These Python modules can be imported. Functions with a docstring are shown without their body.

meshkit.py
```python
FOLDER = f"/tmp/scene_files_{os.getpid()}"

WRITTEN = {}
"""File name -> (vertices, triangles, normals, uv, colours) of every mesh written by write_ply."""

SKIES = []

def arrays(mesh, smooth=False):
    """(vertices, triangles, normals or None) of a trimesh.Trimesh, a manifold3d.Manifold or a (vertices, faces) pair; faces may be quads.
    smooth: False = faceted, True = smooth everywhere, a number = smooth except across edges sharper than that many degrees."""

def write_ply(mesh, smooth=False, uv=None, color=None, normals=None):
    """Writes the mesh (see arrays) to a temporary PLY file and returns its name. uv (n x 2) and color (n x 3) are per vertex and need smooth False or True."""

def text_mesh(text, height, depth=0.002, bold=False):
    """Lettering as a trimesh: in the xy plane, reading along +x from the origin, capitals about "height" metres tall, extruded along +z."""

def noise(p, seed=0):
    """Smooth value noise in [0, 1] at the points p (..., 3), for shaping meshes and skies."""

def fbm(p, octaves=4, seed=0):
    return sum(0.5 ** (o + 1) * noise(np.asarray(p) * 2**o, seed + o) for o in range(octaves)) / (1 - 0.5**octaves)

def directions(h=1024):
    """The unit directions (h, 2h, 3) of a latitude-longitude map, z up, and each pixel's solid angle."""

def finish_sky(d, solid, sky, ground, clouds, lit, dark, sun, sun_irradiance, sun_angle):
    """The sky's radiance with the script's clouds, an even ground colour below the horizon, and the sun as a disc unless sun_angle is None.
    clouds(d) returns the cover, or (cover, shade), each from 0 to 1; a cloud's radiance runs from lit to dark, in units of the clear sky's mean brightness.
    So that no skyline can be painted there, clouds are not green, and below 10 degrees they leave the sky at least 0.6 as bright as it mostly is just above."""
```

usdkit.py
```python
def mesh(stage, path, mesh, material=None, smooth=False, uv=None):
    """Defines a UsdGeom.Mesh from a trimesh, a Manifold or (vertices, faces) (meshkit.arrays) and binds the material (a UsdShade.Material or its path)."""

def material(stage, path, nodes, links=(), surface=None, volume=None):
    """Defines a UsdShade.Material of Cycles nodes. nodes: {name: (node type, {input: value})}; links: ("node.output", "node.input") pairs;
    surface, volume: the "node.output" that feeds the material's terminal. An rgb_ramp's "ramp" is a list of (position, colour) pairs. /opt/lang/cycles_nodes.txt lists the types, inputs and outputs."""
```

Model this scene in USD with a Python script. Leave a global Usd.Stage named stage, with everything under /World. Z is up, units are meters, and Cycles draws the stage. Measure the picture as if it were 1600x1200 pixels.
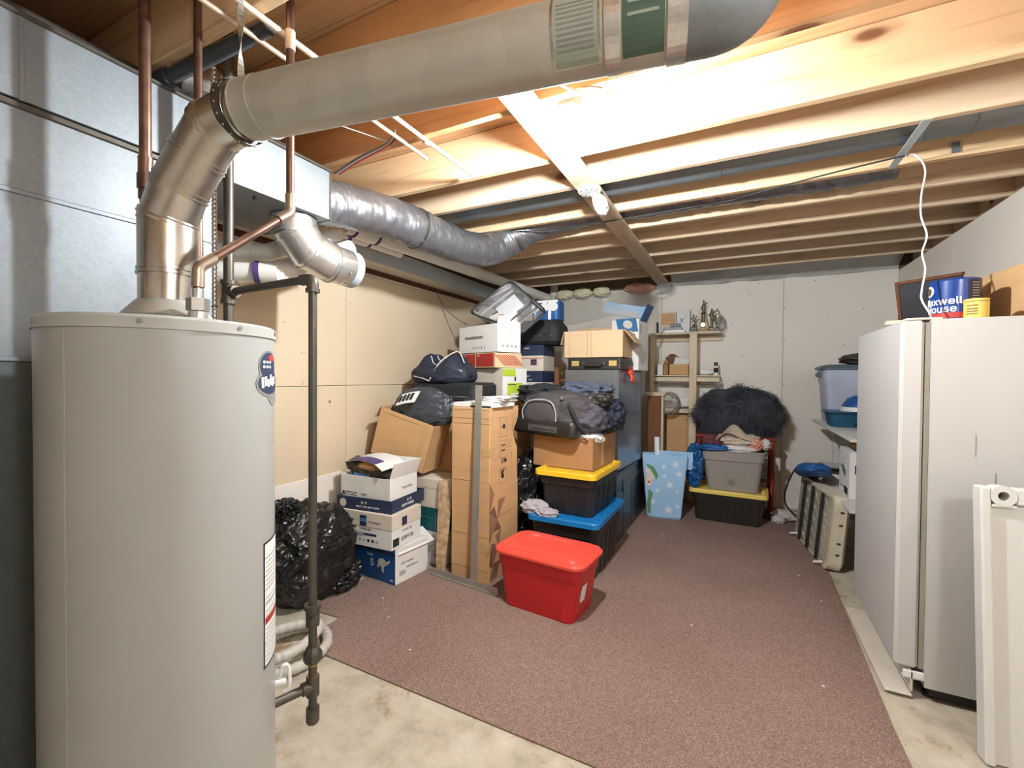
import math
import numpy as np, trimesh, usdkit, meshkit
import manifold3d as m3
from pxr import Usd, UsdGeom, UsdShade, UsdLux, Gf, Sdf, Vt

stage = Usd.Stage.CreateInMemory()
UsdGeom.SetStageUpAxis(stage, 'Z')
UsdGeom.SetStageMetersPerUnit(stage, 1.0)
UsdGeom.Xform.Define(stage, '/World')
UsdGeom.Scope.Define(stage, '/World/Looks')
PI = math.pi
rng = np.random.default_rng(7)

# ------------------------------------------------------------------ camera, lights, exposure
EXPOSURE = 0.12
BULB = 3800.0          # radiance of the bare bulb on the joists
ROOM_FILL = 155.0      # radiance of the unseen globe added as fill light
cam = UsdGeom.Camera.Define(stage, '/World/camera')
yaw, pitch, roll = -0.4667, -0.0167, -0.0073
fw = np.array([math.sin(yaw) * math.cos(pitch), math.cos(yaw) * math.cos(pitch), math.sin(pitch)])
rt = np.array([math.cos(yaw), -math.sin(yaw), 0.0]); dn = np.cross(fw, rt)
rt, dn = math.cos(roll) * rt + math.sin(roll) * dn, -math.sin(roll) * rt + math.cos(roll) * dn
cam.AddTransformOp().Set(Gf.Matrix4d(*rt, 0, *(-dn), 0, *(-fw), 0, 0, 0, 1.36, 1))
cam.CreateHorizontalApertureAttr(36.0)
cam.CreateFocalLengthAttr(36.0 * 696.0 / 1600.0)
cam.CreateFStopAttr(0.0)
cam.CreateExposureAttr(EXPOSURE)
cam.CreateClippingRangeAttr(Gf.Vec2f(0.05, 100.0))
dome = UsdLux.DomeLight.Define(stage, '/World/sky')     # faint daylight; the basement is closed
dome.CreateIntensityAttr(0.3)
dome.CreateColorAttr(Gf.Vec3f(0.8, 0.9, 1.0))

# ------------------------------------------------------------------ materials
def lin(c):
    return tuple(((x / 255.0) / 12.92 if x / 255.0 <= 0.04045 else ((x / 255.0 + 0.055) / 1.055) ** 2.4) for x in c)

def mat(name, c, rough=0.6, metal=0.0, var=0.06, scale=6.0, bump=0.0, bscale=60.0, stretch=(1, 1, 1), c2=None, detail=4.0, **kw):
    """principled surface whose colour runs between two tones by noise in object space"""
    a = lin(c)
    b = lin(c2) if c2 else tuple(x * (1 - 2.2 * var) for x in a)
    nodes = {'tc': ('texture_coordinate', {}), 'mp': ('mapping', {'scale': stretch}),
             'n': ('noise_texture', {'scale': scale, 'detail': detail}),
             'r': ('rgb_ramp', {'ramp': [(0.32, b), (0.66, a)]}),
             'p': ('principled_bsdf', {'roughness': rough, 'metallic': metal, **kw})}
    links = [('tc.object', 'mp.vector'), ('mp.vector', 'n.vector'), ('n.fac', 'r.fac'), ('r.color', 'p.base_color')]
    if bump:
        nodes['n2'] = ('noise_texture', {'scale': bscale, 'detail': 3.0})
        nodes['b'] = ('bump', {'strength': min(1.0, bump), 'distance': 0.004})
        links += [('mp.vector', 'n2.vector'), ('n2.fac', 'b.height'), ('b.normal', 'p.normal')]
    return usdkit.material(stage, '/World/Looks/' + name, nodes, links, surface='p.BSDF')

def wood(name, c, c2, axis=0, rough=0.7, knots=True, knotc=None):
    """sawn softwood: long grain along an axis, a few dark knots"""
    st = [14.0, 14.0, 14.0]; st[axis] = 0.8
    ks = [2.2, 5.0, 5.0] if axis == 0 else ([5.0, 2.2, 5.0] if axis == 1 else [5.0, 5.0, 2.2])
    nodes = {'tc': ('texture_coordinate', {}), 'mp': ('mapping', {'scale': tuple(st)}),
             'n': ('noise_texture', {'scale': 1.6, 'detail': 6.0, 'roughness': 0.62, 'distortion': 0.7}),
             'r': ('rgb_ramp', {'ramp': [(0.25, lin(c2)), (0.48, lin(c)), (0.62, lin(c)), (0.8, tuple(min(1, x * 1.1) for x in lin(c)))]}),
             'mk': ('mapping', {'scale': tuple(ks)}),
             'v': ('voronoi_texture', {'scale': 0.8, 'randomness': 1.0}),
             'kr': ('rgb_ramp', {'ramp': [(0.0, (1, 1, 1)), (0.08, (0.85, 0.85, 0.85)), (0.12, (0.3, 0.3, 0.3)), (0.22, (0, 0, 0)), (1.0, (0, 0, 0))]}),
             'mx': ('mix', {'color2': lin(knotc or (96, 52, 28))}),
             'b': ('bump', {'strength': 0.25, 'distance': 0.002}),
             'p': ('principled_bsdf', {'roughness': rough, 'specular_ior_level': 0.25})}
    links = [('tc.object', 'mp.vector'), ('mp.vector', 'n.vector'), ('n.fac', 'r.fac'), ('n.fac', 'b.height'), ('b.normal', 'p.normal')]
    if knots:
        links += [('tc.object', 'mk.vector'), ('mk.vector', 'v.vector'), ('v.distance', 'kr.fac'), ('kr.color', 'mx.fac'),
                  ('r.color', 'mx.color1'), ('mx.color', 'p.base_color')]
    else:
        links += [('r.color', 'p.base_color')]; [nodes.pop(k) for k in ('mk', 'v', 'kr', 'mx')]
    return usdkit.material(stage, '/World/Looks/' + name, nodes, links, surface='p.BSDF')

def galv(name, c, rough=0.38, vs=130.0, bump=0.0, metal=0.85):
    """zinc-coated sheet: metal with a spangle of slightly different crystals"""
    a = lin(c)
    nodes = {'tc': ('texture_coordinate', {}), 'v': ('voronoi_texture', {'scale': vs}),
             'n': ('noise_texture', {'scale': 3.0, 'detail': 5.0}),
             'r': ('rgb_ramp', {'ramp': [(0.0, tuple(x * 0.86 for x in a)), (1.0, a)]}),
             'r2': ('rgb_ramp', {'ramp': [(0.3, (rough - 0.08,) * 3), (0.7, (rough + 0.1,) * 3)]}),
             'bw': ('rgb_to_bw', {}),
             'p': ('principled_bsdf', {'metallic': metal})}
    links = [('tc.object', 'v.vector'), ('tc.object', 'n.vector'), ('v.color', 'bw.color'), ('bw.val', 'r.fac'), ('r.color', 'p.base_color'), ('n.fac', 'r2.fac')]
    nodes['bw2'] = ('rgb_to_bw', {}); links += [('r2.color', 'bw2.color'), ('bw2.val', 'p.roughness')]
    if bump:
        nodes['b'] = ('bump', {'strength': bump, 'distance': 0.003}); links += [('n.fac', 'b.height'), ('b.normal', 'p.normal')]
    return usdkit.material(stage, '/World/Looks/' + name, nodes, links, surface='p.BSDF')

def emis(name, c, s):
    return usdkit.material(stage, '/World/Looks/' + name, {'e': ('emission', {'color': c, 'strength': s})}, surface='e.emission')

def clear(name, c=(1, 1, 1), amount=0.5, rough=0.15):
    """thin clear plastic: mostly see-through with a sheen and a milky part"""
    return usdkit.material(stage, '/World/Looks/' + name,
        {'t': ('transparent_bsdf', {'color': c}), 'g': ('glossy_bsdf', {'color': (0.9, 0.9, 0.9), 'roughness': rough}),
         'd': ('diffuse_bsdf', {'color': tuple(0.75 * x for x in c)}), 'f': ('fresnel', {'IOR': 1.45}),
         'm1': ('mix_closure', {'fac': amount}), 'm2': ('mix_closure', {})},
        [('t.BSDF', 'm1.closure1'), ('d.BSDF', 'm1.closure2'), ('f.fac', 'm2.fac'), ('m1.closure', 'm2.closure1'), ('g.BSDF', 'm2.closure2')], surface='m2.closure')

M = {}
M['drywall_left'] = mat('drywall_left', (216, 196, 166), 0.85, var=0.025, scale=1.6, bump=0.05, bscale=200)
M['drywall_back'] = mat('drywall_back', (238, 230, 219), 0.85, var=0.025, scale=1.6, bump=0.05, bscale=200)
M['drywall_right'] = mat('drywall_right', (238, 228, 216), 0.85, var=0.025, scale=1.6, bump=0.05, bscale=200)
M['joint'] = mat('joint', (120, 104, 84), 0.9)
M['screw_mark'] = mat('screw_mark', (142, 128, 112), 0.9)
M['joist'] = wood('joist', (222, 190, 150), (192, 150, 106))
M['joist_pale'] = wood('joist_pale', (220, 194, 162), (188, 156, 120))
M['joist_grey'] = wood('joist_grey', (204, 182, 156), (168, 142, 114))
M['joist_red'] = wood('joist_red', (198, 152, 108), (168, 120, 78))
M['subfloor'] = wood('subfloor', (190, 150, 110), (158, 118, 80), knots=False)
M['strap_wood'] = wood('strap_wood', (198, 178, 154), (176, 150, 122), axis=1, knots=False)
M['shelf_wood'] = wood('shelf_wood', (220, 202, 174), (196, 172, 138), axis=2)
M['shelf_wood_x'] = wood('shelf_wood_x', (222, 206, 180), (198, 176, 142), axis=0)
M['brown_wood'] = wood('brown_wood', (120, 80, 52), (84, 54, 34), axis=2, knots=False)
M['dark_wood'] = wood('dark_wood', (92, 58, 38), (66, 40, 26), axis=1, knots=False)
M['concrete'] = None
M['galv'] = galv('galv', (132, 137, 140), 0.5, metal=0.65)
M['galv_dark'] = galv('galv_dark', (196, 208, 214), 0.45, metal=0.2)
M['galv_bright'] = galv('galv_bright', (222, 222, 220), 0.26)
M['vent_metal'] = galv('vent_metal', (196, 190, 180), 0.22, vs=14, metal=0.95)
M['vent_dull'] = galv('vent_dull', (190, 187, 176), 0.45, vs=14, metal=0.45)
M['foil'] = galv('foil', (138, 138, 142), 0.36, vs=60, bump=0.9, metal=0.75)
M['steel_dark'] = mat('steel_dark', (92, 86, 78), 0.42, 0.6, var=0.1, scale=14, bump=0.1)
M['black_pipe'] = mat('black_pipe', (52, 56, 58), 0.4, 0.0, var=0.1)
M['copper'] = mat('copper', (150, 118, 102), 0.34, 0.85, var=0.16, scale=9, c2=(104, 80, 70))
M['copper_dull'] = mat('copper_dull', (214, 186, 162), 0.5, 0.35, var=0.1, scale=9)
M['solder'] = mat('solder', (176, 158, 138), 0.35, 0.8)
M['nickel'] = mat('nickel', (170, 166, 156), 0.35, 0.8, var=0.08)
M['brass'] = mat('brass', (196, 158, 84), 0.3, 0.85, var=0.1)
M['pvc'] = mat('pvc', (238, 234, 226), 0.4, var=0.04)
M['primer'] = mat('primer', (92, 70, 130), 0.6, var=0.15, scale=30)
M['furnace'] = mat('furnace', (84, 90, 88), 0.5, 0.2, var=0.06, scale=20)
M['heater'] = mat('heater', (160, 161, 157), 0.32, 0.0, var=0.02, scale=3, coat_weight=0.15)
M['heater_cap'] = mat('heater_cap', (168, 169, 164), 0.34, 0.0, var=0.02)
M['white_plastic'] = mat('white_plastic', (232, 232, 228), 0.4, var=0.02)
M['ivory'] = mat('ivory', (226, 216, 190), 0.45, var=0.04)
M['white_paper'] = mat('white_paper', (228, 226, 222), 0.75, var=0.03)
M['cream_paper'] = mat('cream_paper', (216, 206, 190), 0.75, var=0.04)
M['ink'] = mat('ink', (34, 34, 38), 0.7)
M['ink_navy'] = mat('ink_navy', (38, 50, 78), 0.6, var=0.06)
M['ink_blue'] = mat('ink_blue', (24, 84, 148), 0.5, var=0.05)
M['ink_sky'] = mat('ink_sky', (70, 130, 180), 0.5, var=0.05)
M['ink_red'] = mat('ink_red', (176, 52, 44), 0.55, var=0.06)
M['ink_grey'] = mat('ink_grey', (128, 124, 122), 0.7)
M['ink_light'] = mat('ink_light', (176, 174, 174), 0.7)
M['ink_pale_blue'] = mat('ink_pale_blue', (146, 178, 204), 0.5, var=0.05)
M['ink_lime'] = mat('ink_lime', (186, 206, 60), 0.55, var=0.06)
M['ink_green'] = mat('ink_green', (58, 96, 70), 0.55, var=0.1, scale=30)
M['ink_brown'] = mat('ink_brown', (124, 88, 62), 0.7, var=0.1)
M['basin_blue'] = mat('basin_blue', (30, 84, 112), 0.4, var=0.08)
M['teal'] = mat('teal', (16, 88, 92), 0.5, var=0.1)
M['cardboard'] = mat('cardboard', (206, 164, 116), 0.8, var=0.05, scale=3, bump=0.04, bscale=90, stretch=(1, 1, 6))
M['cardboard_light'] = mat('cardboard_light', (222, 190, 150), 0.8, var=0.04, scale=3)
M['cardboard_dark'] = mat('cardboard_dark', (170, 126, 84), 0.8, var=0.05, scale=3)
M['tape'] = mat('tape', (198, 162, 112), 0.25, var=0.03)
M['black_bag'] = mat('black_bag', (26, 27, 26), 0.24, var=0.1, scale=4, bump=0.35, bscale=16)
M['grey_nylon'] = mat('grey_nylon', (66, 70, 76), 0.42, var=0.12, scale=5, bump=0.2, bscale=20)
M['black_fabric'] = mat('black_fabric', (36, 38, 42), 0.75, var=0.12, scale=8, bump=0.3, bscale=120)
M['black_plastic'] = mat('black_plastic', (38, 36, 34), 0.42, var=0.08)
M['charcoal_fabric'] = mat('charcoal_fabric', (74, 70, 70), 0.8, var=0.1, scale=8, bump=0.3, bscale=140)
M['grey_fabric'] = mat('grey_fabric', (88, 84, 94), 0.8, var=0.12, scale=8, bump=0.3, bscale=140)
M['denim'] = mat('denim', (84, 94, 110), 0.85, var=0.14, scale=8, bump=0.3, bscale=160)
M['navy_fabric'] = mat('navy_fabric', (36, 42, 60), 0.7, var=0.12, scale=8, bump=0.3, bscale=120)
M['white_cloth'] = mat('white_cloth', (214, 208, 204), 0.85, var=0.05, bump=0.3, bscale=90)
M['grey_cloth'] = mat('grey_cloth', (178, 172, 178), 0.85, var=0.08, bump=0.3, bscale=90)
M['gold'] = mat('gold', (226, 196, 120), 0.4, 0.4, var=0.06)
M['red_plastic'] = mat('red_plastic', (188, 34, 36), 0.36, var=0.03)
M['red_lid'] = mat('red_lid', (240, 84, 68), 0.36, var=0.03)
M['yellow_lid'] = mat('yellow_lid', (240, 196, 44), 0.4, var=0.03)
M['cream_yellow_lid'] = mat('cream_yellow_lid', (236, 206, 104), 0.4, var=0.03)
M['blue_lid'] = mat('blue_lid', (20, 118, 186), 0.36, var=0.03)
M['grey_tote'] = mat('grey_tote', (150, 144, 138), 0.42, var=0.03)
M['pale_blue_tote'] = mat('pale_blue_tote', (178, 186, 206), 0.4, var=0.03)
M['slate_lid'] = mat('slate_lid', (88, 104, 112), 0.45, var=0.05)
M['blue_bag'] = mat('blue_bag', (24, 92, 156), 0.25, var=0.18, scale=9, bump=0.5, bscale=40)
M['cabinet_grey'] = mat('cabinet_grey', (112, 112, 110), 0.5, 0.1, var=0.03, scale=2)
M['cabinet_side'] = mat('cabinet_side', (120, 136, 156), 0.2, 0.35, var=0.03, scale=2)
M['trunk_black'] = mat('trunk_black', (44, 54, 66), 0.3, 0.1, var=0.1)
M['trunk_edge'] = mat('trunk_edge', (70, 82, 94), 0.35, 0.3)
M['leather'] = mat('leather', (52, 48, 44), 0.45, var=0.1, scale=20, bump=0.2, bscale=180)
M['orange_rubber'] = mat('orange_rubber', (224, 84, 62), 0.5, var=0.1)
M['red_cloth'] = mat('red_cloth', (176, 40, 44), 0.8, var=0.1)
M['aluminium'] = mat('aluminium', (176, 172, 162), 0.42, 0.6, var=0.07, scale=12)
M['osb'] = mat('osb', (206, 178, 140), 0.8, var=0.1, scale=22, c2=(150, 116, 82), detail=6)
M['fridge_white'] = mat('fridge_white', (194, 193, 190), 0.42, var=0.012, scale=4, bump=0.05, bscale=240)
M['fridge_trim'] = mat('fridge_trim', (214, 206, 192), 0.5, var=0.03)
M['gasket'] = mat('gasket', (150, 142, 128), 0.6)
M['panel_white'] = mat('panel_white', (214, 214, 210), 0.4, var=0.02)
M['coffee_blue'] = mat('coffee_blue', (20, 62, 138), 0.26, 0.0, var=0.08, coat_weight=0.4)
M['coffee_dark'] = mat('coffee_dark', (46, 40, 62), 0.3, 0.0, var=0.08)
M['yellow_label'] = mat('yellow_label', (232, 196, 96), 0.4, var=0.06)
M['gift_blue'] = mat('gift_blue', (158, 198, 232), 0.3, var=0.03)
M['gift_white'] = mat('gift_white', (238, 242, 246), 0.3)
M['elf_green'] = mat('elf_green', (96, 150, 110), 0.3, var=0.1)
M['elf_skin'] = mat('elf_skin', (232, 206, 178), 0.4)
M['fur'] = mat('fur', (84, 86, 94), 0.6, var=0.2, scale=9)
M['red_wood'] = mat('red_wood', (150, 58, 40), 0.4, var=0.1, scale=6)
M['silver'] = mat('silver', (200, 196, 186), 0.2, 0.9, var=0.06)
M['bronze'] = mat('bronze', (132, 114, 84), 0.5, 0.6, var=0.12)
M['cord_white'] = mat('cord_white', (214, 216, 224), 0.4)
M['cord_black'] = mat('cord_black', (40, 38, 36), 0.5)
M['cord_grey'] = mat('cord_grey', (120, 114, 106), 0.5)
M['cord_red'] = mat('cord_red', (150, 60, 50), 0.5)
M['hose_grey'] = mat('hose_grey', (202, 196, 186), 0.45, var=0.04)
M['poly_clear'] = clear('poly_clear', (0.97, 0.97, 0.98), 0.14, 0.12)
M['poly_sheet'] = clear('poly_sheet', (0.98, 0.98, 0.97), 0.10, 0.3)
M['poly_barrier'] = clear('poly_barrier', (0.95, 0.95, 0.93), 0.5, 0.2)
M['poly_thin'] = clear('poly_thin', (1, 1, 1), 0.06, 0.12)
M['pink_wool'] = mat('pink_wool', (226, 176, 156), 0.95, var=0.1, scale=18, bump=0.8, bscale=60)
M['cream_wool'] = mat('cream_wool', (244, 234, 200), 0.95, var=0.1, scale=18, bump=0.8, bscale=60)
M['news'] = mat('news', (206, 190, 168), 0.8, var=0.09, scale=40)
M['camo'] = mat('camo', (92, 84, 72), 0.8, var=0.2, scale=22, c2=(50, 46, 40))
M['tan_cloth'] = mat('tan_cloth', (196, 150, 100), 0.8, var=0.15, scale=20)
M['plum_cloth'] = mat('plum_cloth', (110, 56, 66), 0.8, var=0.2, scale=30)
M['peach_cloth'] = mat('peach_cloth', (214, 144, 116), 0.8, var=0.1)
M['glow'] = emis('glow', (0.89, 0.955, 1.0), BULB)
M['fill_glow'] = emis('fill_glow', (0.86, 0.94, 1.0), ROOM_FILL)

def carpet_mat():
    nodes = {'tc': ('texture_coordinate', {}), 'n': ('noise_texture', {'scale': 210.0, 'detail': 4.0, 'roughness': 0.8}),
             'n2': ('noise_texture', {'scale': 1.3, 'detail': 5.0}),
             'r': ('rgb_ramp', {'ramp': [(0.3, lin((92, 72, 64))), (0.52, lin((146, 122, 112))), (0.74, lin((204, 184, 174)))]}),
             'r2': ('rgb_ramp', {'ramp': [(0.3, (0.86, 0.84, 0.83)), (0.65, (1, 1, 1))]}),
             'mx': ('mix', {'mix_type': 'multiply', 'fac': 1.0}),
             'b': ('bump', {'strength': 0.3, 'distance': 0.003}), 'p': ('principled_bsdf', {'roughness': 0.95, 'specular_ior_level': 0.1})}
    return usdkit.material(stage, '/World/Looks/carpet', nodes,
        [('tc.object', 'n.vector'), ('tc.object', 'n2.vector'), ('n.fac', 'r.fac'), ('n2.fac', 'r2.fac'), ('r.color', 'mx.color1'), ('r2.color', 'mx.color2'),
         ('mx.color', 'p.base_color'), ('n.fac', 'b.height'), ('b.normal', 'p.normal')], surface='p.BSDF')
M['carpet'] = carpet_mat()

def concrete_mat():
    nodes = {'tc': ('texture_coordinate', {}), 'n': ('noise_texture', {'scale': 7.0, 'detail': 8.0, 'roughness': 0.65}),
             'r': ('rgb_ramp', {'ramp': [(0.3, lin((160, 150, 132))), (0.5, lin((188, 179, 160))), (0.72, lin((208, 200, 184)))]}),
             'n2': ('noise_texture', {'scale': 4.2, 'detail': 7.0, 'roughness': 0.7, 'distortion': 0.4}),
             'r2': ('rgb_ramp', {'ramp': [(0.57, (0, 0, 0)), (0.66, (0.7, 0.7, 0.7)), (0.8, (1, 1, 1))]}),
             'mx': ('mix', {'color2': lin((150, 112, 66))}),
             'b': ('bump', {'strength': 0.25, 'distance': 0.003}), 'p': ('principled_bsdf', {'roughness': 0.7})}
    return usdkit.material(stage, '/World/Looks/concrete', nodes,
        [('tc.object', 'n.vector'), ('n.fac', 'r.fac'), ('tc.object', 'n2.vector'), ('n2.fac', 'r2.fac'), ('r2.color', 'mx.fac'), ('r.color', 'mx.color1'),
         ('mx.color', 'p.base_color'), ('n.fac', 'b.height'), ('b.normal', 'p.normal')], surface='p.BSDF')
M['concrete'] = concrete_mat()

# ------------------------------------------------------------------ mesh helpers
cat_ = trimesh.util.concatenate
def tm(man):
    m = man.to_mesh(); return trimesh.Trimesh(np.array(m.vert_properties[:, :3]), np.array(m.tri_verts), process=False)

def box(x0, x1, y0, y1, z0, z1, c=0.003):
    """a box with chamfered edges"""
    s = [abs(x1 - x0), abs(y1 - y0), abs(z1 - z0)]; c = min(c, 0.3 * min(s))
    mid = [(x0 + x1) / 2, (y0 + y1) / 2, (z0 + z1) / 2]
    if c <= 0:
        b = trimesh.creation.box(s); b.apply_translation(mid); return b
    pts = []
    for k in range(3):
        h = [a / 2 - c for a in s]; h[k] = s[k] / 2
        pts += [(mid[0] + i * h[0], mid[1] + j * h[1], mid[2] + l * h[2]) for i in (-1, 1) for j in (-1, 1) for l in (-1, 1)]
    return tm(m3.Manifold.hull_points(np.array(pts)))

def cbox(w, d, h, c=0.003, at=(0, 0, 0)):
    """box standing on z = at[2], centred in x and y"""
    return box(at[0] - w / 2, at[0] + w / 2, at[1] - d / 2, at[1] + d / 2, at[2], at[2] + h, c)

def rot(m, deg, axis=(0, 0, 1), about=(0, 0, 0)):
    m = m.copy(); m.apply_transform(trimesh.transformations.rotation_matrix(math.radians(deg), axis, about)); return m

def mov(m, x=0, y=0, z=0):
    m = m.copy(); m.apply_translation((x, y, z)); return m

def face(m, origin, right, up):
    """mesh in the xy plane -> the plane through origin spanned by right and up, +z becoming right x up"""
    r = np.array(right, float); r /= np.linalg.norm(r)
    u = np.array(up, float); u -= r * (u @ r); u /= np.linalg.norm(u)
    T = np.eye(4); T[:3, 0], T[:3, 1], T[:3, 2], T[:3, 3] = r, u, np.cross(r, u), origin
    m = m.copy(); m.apply_transform(T); return m

def text(s, h, origin, right, up, bold=False, depth=0.0012, squeeze=1.0, mid=False):
    m = meshkit.text_mesh(s, h, depth, bold); 
    if mid: m.apply_translation((-m.bounds[:, 0].mean(), 0, 0))
    m.apply_scale((squeeze, 1, 1)); return face(m, origin, right, up)

def plate(w, h, origin, right, up, t=0.001):
    """thin print patch, lower-left corner at origin"""
    return face(box(0, w, 0, h, -0.0005, t, 0), origin, right, up)

def disc(r, origin, right, up, t=0.001, n=24):
    return face(trimesh.creation.cylinder(r, t, sections=n), origin, right, up)

def poly(pts, origin, right, up, t=0.001):
    from shapely.geometry import Polygon
    return face(trimesh.creation.extrude_polygon(Polygon(pts), t, engine='earcut'), origin, right, up)

def rrect(w, d, r, n=6):
    r = min(r, 0.49 * min(w, d)); p = []
    for cx, cy, a in ((w / 2 - r, d / 2 - r, 0), (-w / 2 + r, d / 2 - r, 90), (-w / 2 + r, -d / 2 + r, 180), (w / 2 - r, -d / 2 + r, 270)):
        for k in range(n + 1):
            t = math.radians(a + 90 * k / n); p.append((cx + r * math.cos(t), cy + r * math.sin(t)))
    return np.array(p)

def loft(rings, cap0=True, cap1=True):
    """rings: list of (n x 3) arrays of equal length, skinned in order"""
    n = len(rings[0]); v = np.vstack(rings); f = []
    for k in range(len(rings) - 1):
        for i in range(n):
            a, b = k * n + i, k * n + (i + 1) % n
            f += [(a, b, b + n), (a, b + n, a + n)]
    for on, ring, flip in ((cap0, 0, True), (cap1, len(rings) - 1, False)):
        if on:
            c = len(v); v = np.vstack([v, rings[ring].mean(0)])
            for i in range(n):
                a, b = ring * n + i, ring * n + (i + 1) % n
                f.append((b, a, c) if flip else (a, b, c))
    return trimesh.Trimesh(v, np.array(f), process=False)

def rings(spec, n=6, mod=None):
    """spec: (w, d, corner radius, z) ..."""
    out = []
    for w, d, r, z in spec:
        p = rrect(w, d, r, n); p = p if mod is None else mod(p, z)
        out.append(np.column_stack([p, np.full(len(p), z)]))
    return loft(out)

def densify(path, step):
    path = np.asarray(path, float); out = [path[0]]
    for a, b in zip(path[:-1], path[1:]):
        k = max(1, int(np.linalg.norm(b - a) / step)); out += [a + (b - a) * i / k for i in range(1, k + 1)]
    return np.array(out)

def curve(pts, k=8):
    """Catmull-Rom through the points"""
    p = np.asarray(pts, float); p = np.vstack([2 * p[0] - p[1], p, 2 * p[-1] - p[-2]]); out = []
    for i in range(1, len(p) - 2):
        for t in np.arange(k) / k:
            out.append(0.5 * (2 * p[i] + (p[i + 1] - p[i - 1]) * t + (2 * p[i - 1] - 5 * p[i] + 4 * p[i + 1] - p[i + 2]) * t ** 2 + (3 * p[i] - p[i - 1] - 3 * p[i + 1] + p[i + 2]) * t ** 3))
    return np.array(out + [p[-2]])

def bend(pts, r, k=7):
    """polyline with each inner corner rounded to radius r"""
    p = np.asarray(pts, float); out = [p[0]]
    for a, b, c in zip(p[:-2], p[1:-1], p[2:]):
        u, w = a - b, c - b; lu, lw = np.linalg.norm(u), np.linalg.norm(w); u /= lu; w /= lw
        ang = math.acos(np.clip(u @ w, -1, 1)); t = min(r / max(math.tan(ang / 2), 1e-6), 0.48 * lu, 0.48 * lw)
        for i in range(k + 1):
            s = i / k; out.append((1 - s) ** 2 * (b + u * t) + 2 * s * (1 - s) * b + s * s * (b + w * t))
    return np.array(out + [p[-1]])

def tube(path, r, n=16, cap=True):
    path = np.asarray(path, float); m = len(path); r = np.broadcast_to(np.asarray(r, float), (m,))
    tan = np.gradient(path, axis=0); tan /= np.maximum(np.linalg.norm(tan, axis=1, keepdims=True), 1e-9)
    ref = np.array([0, 0, 1.0]) if abs(tan[0, 2]) < 0.9 else np.array([1.0, 0, 0])
    nrm = np.cross(tan[0], ref); nrm /= np.linalg.norm(nrm); out = []
    for i in range(m):
        nrm = nrm - tan[i] * (nrm @ tan[i]); nrm /= np.linalg.norm(nrm); b = np.cross(tan[i], nrm)
        a = np.arange(n) * 2 * PI / n
        out.append(path[i] + r[i] * (np.cos(a)[:, None] * nrm + np.sin(a)[:, None] * b))
    return loft(out, cap, cap)

def rod(a, b, r, n=12):
    return tube([a, b], r, n)

def lathe(prof, at=(0, 0, 0), n=32, axis=(0, 0, 1)):
    """prof: (radius, height) pairs"""
    a = np.arange(n) * 2 * PI / n
    m = loft([np.column_stack([r * np.cos(a), r * np.sin(a), np.full(n, z)]) for r, z in prof])
    if tuple(axis) != (0, 0, 1):
        m.apply_transform(trimesh.geometry.align_vectors((0, 0, 1), axis))
    m.apply_translation(at); return m

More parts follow.
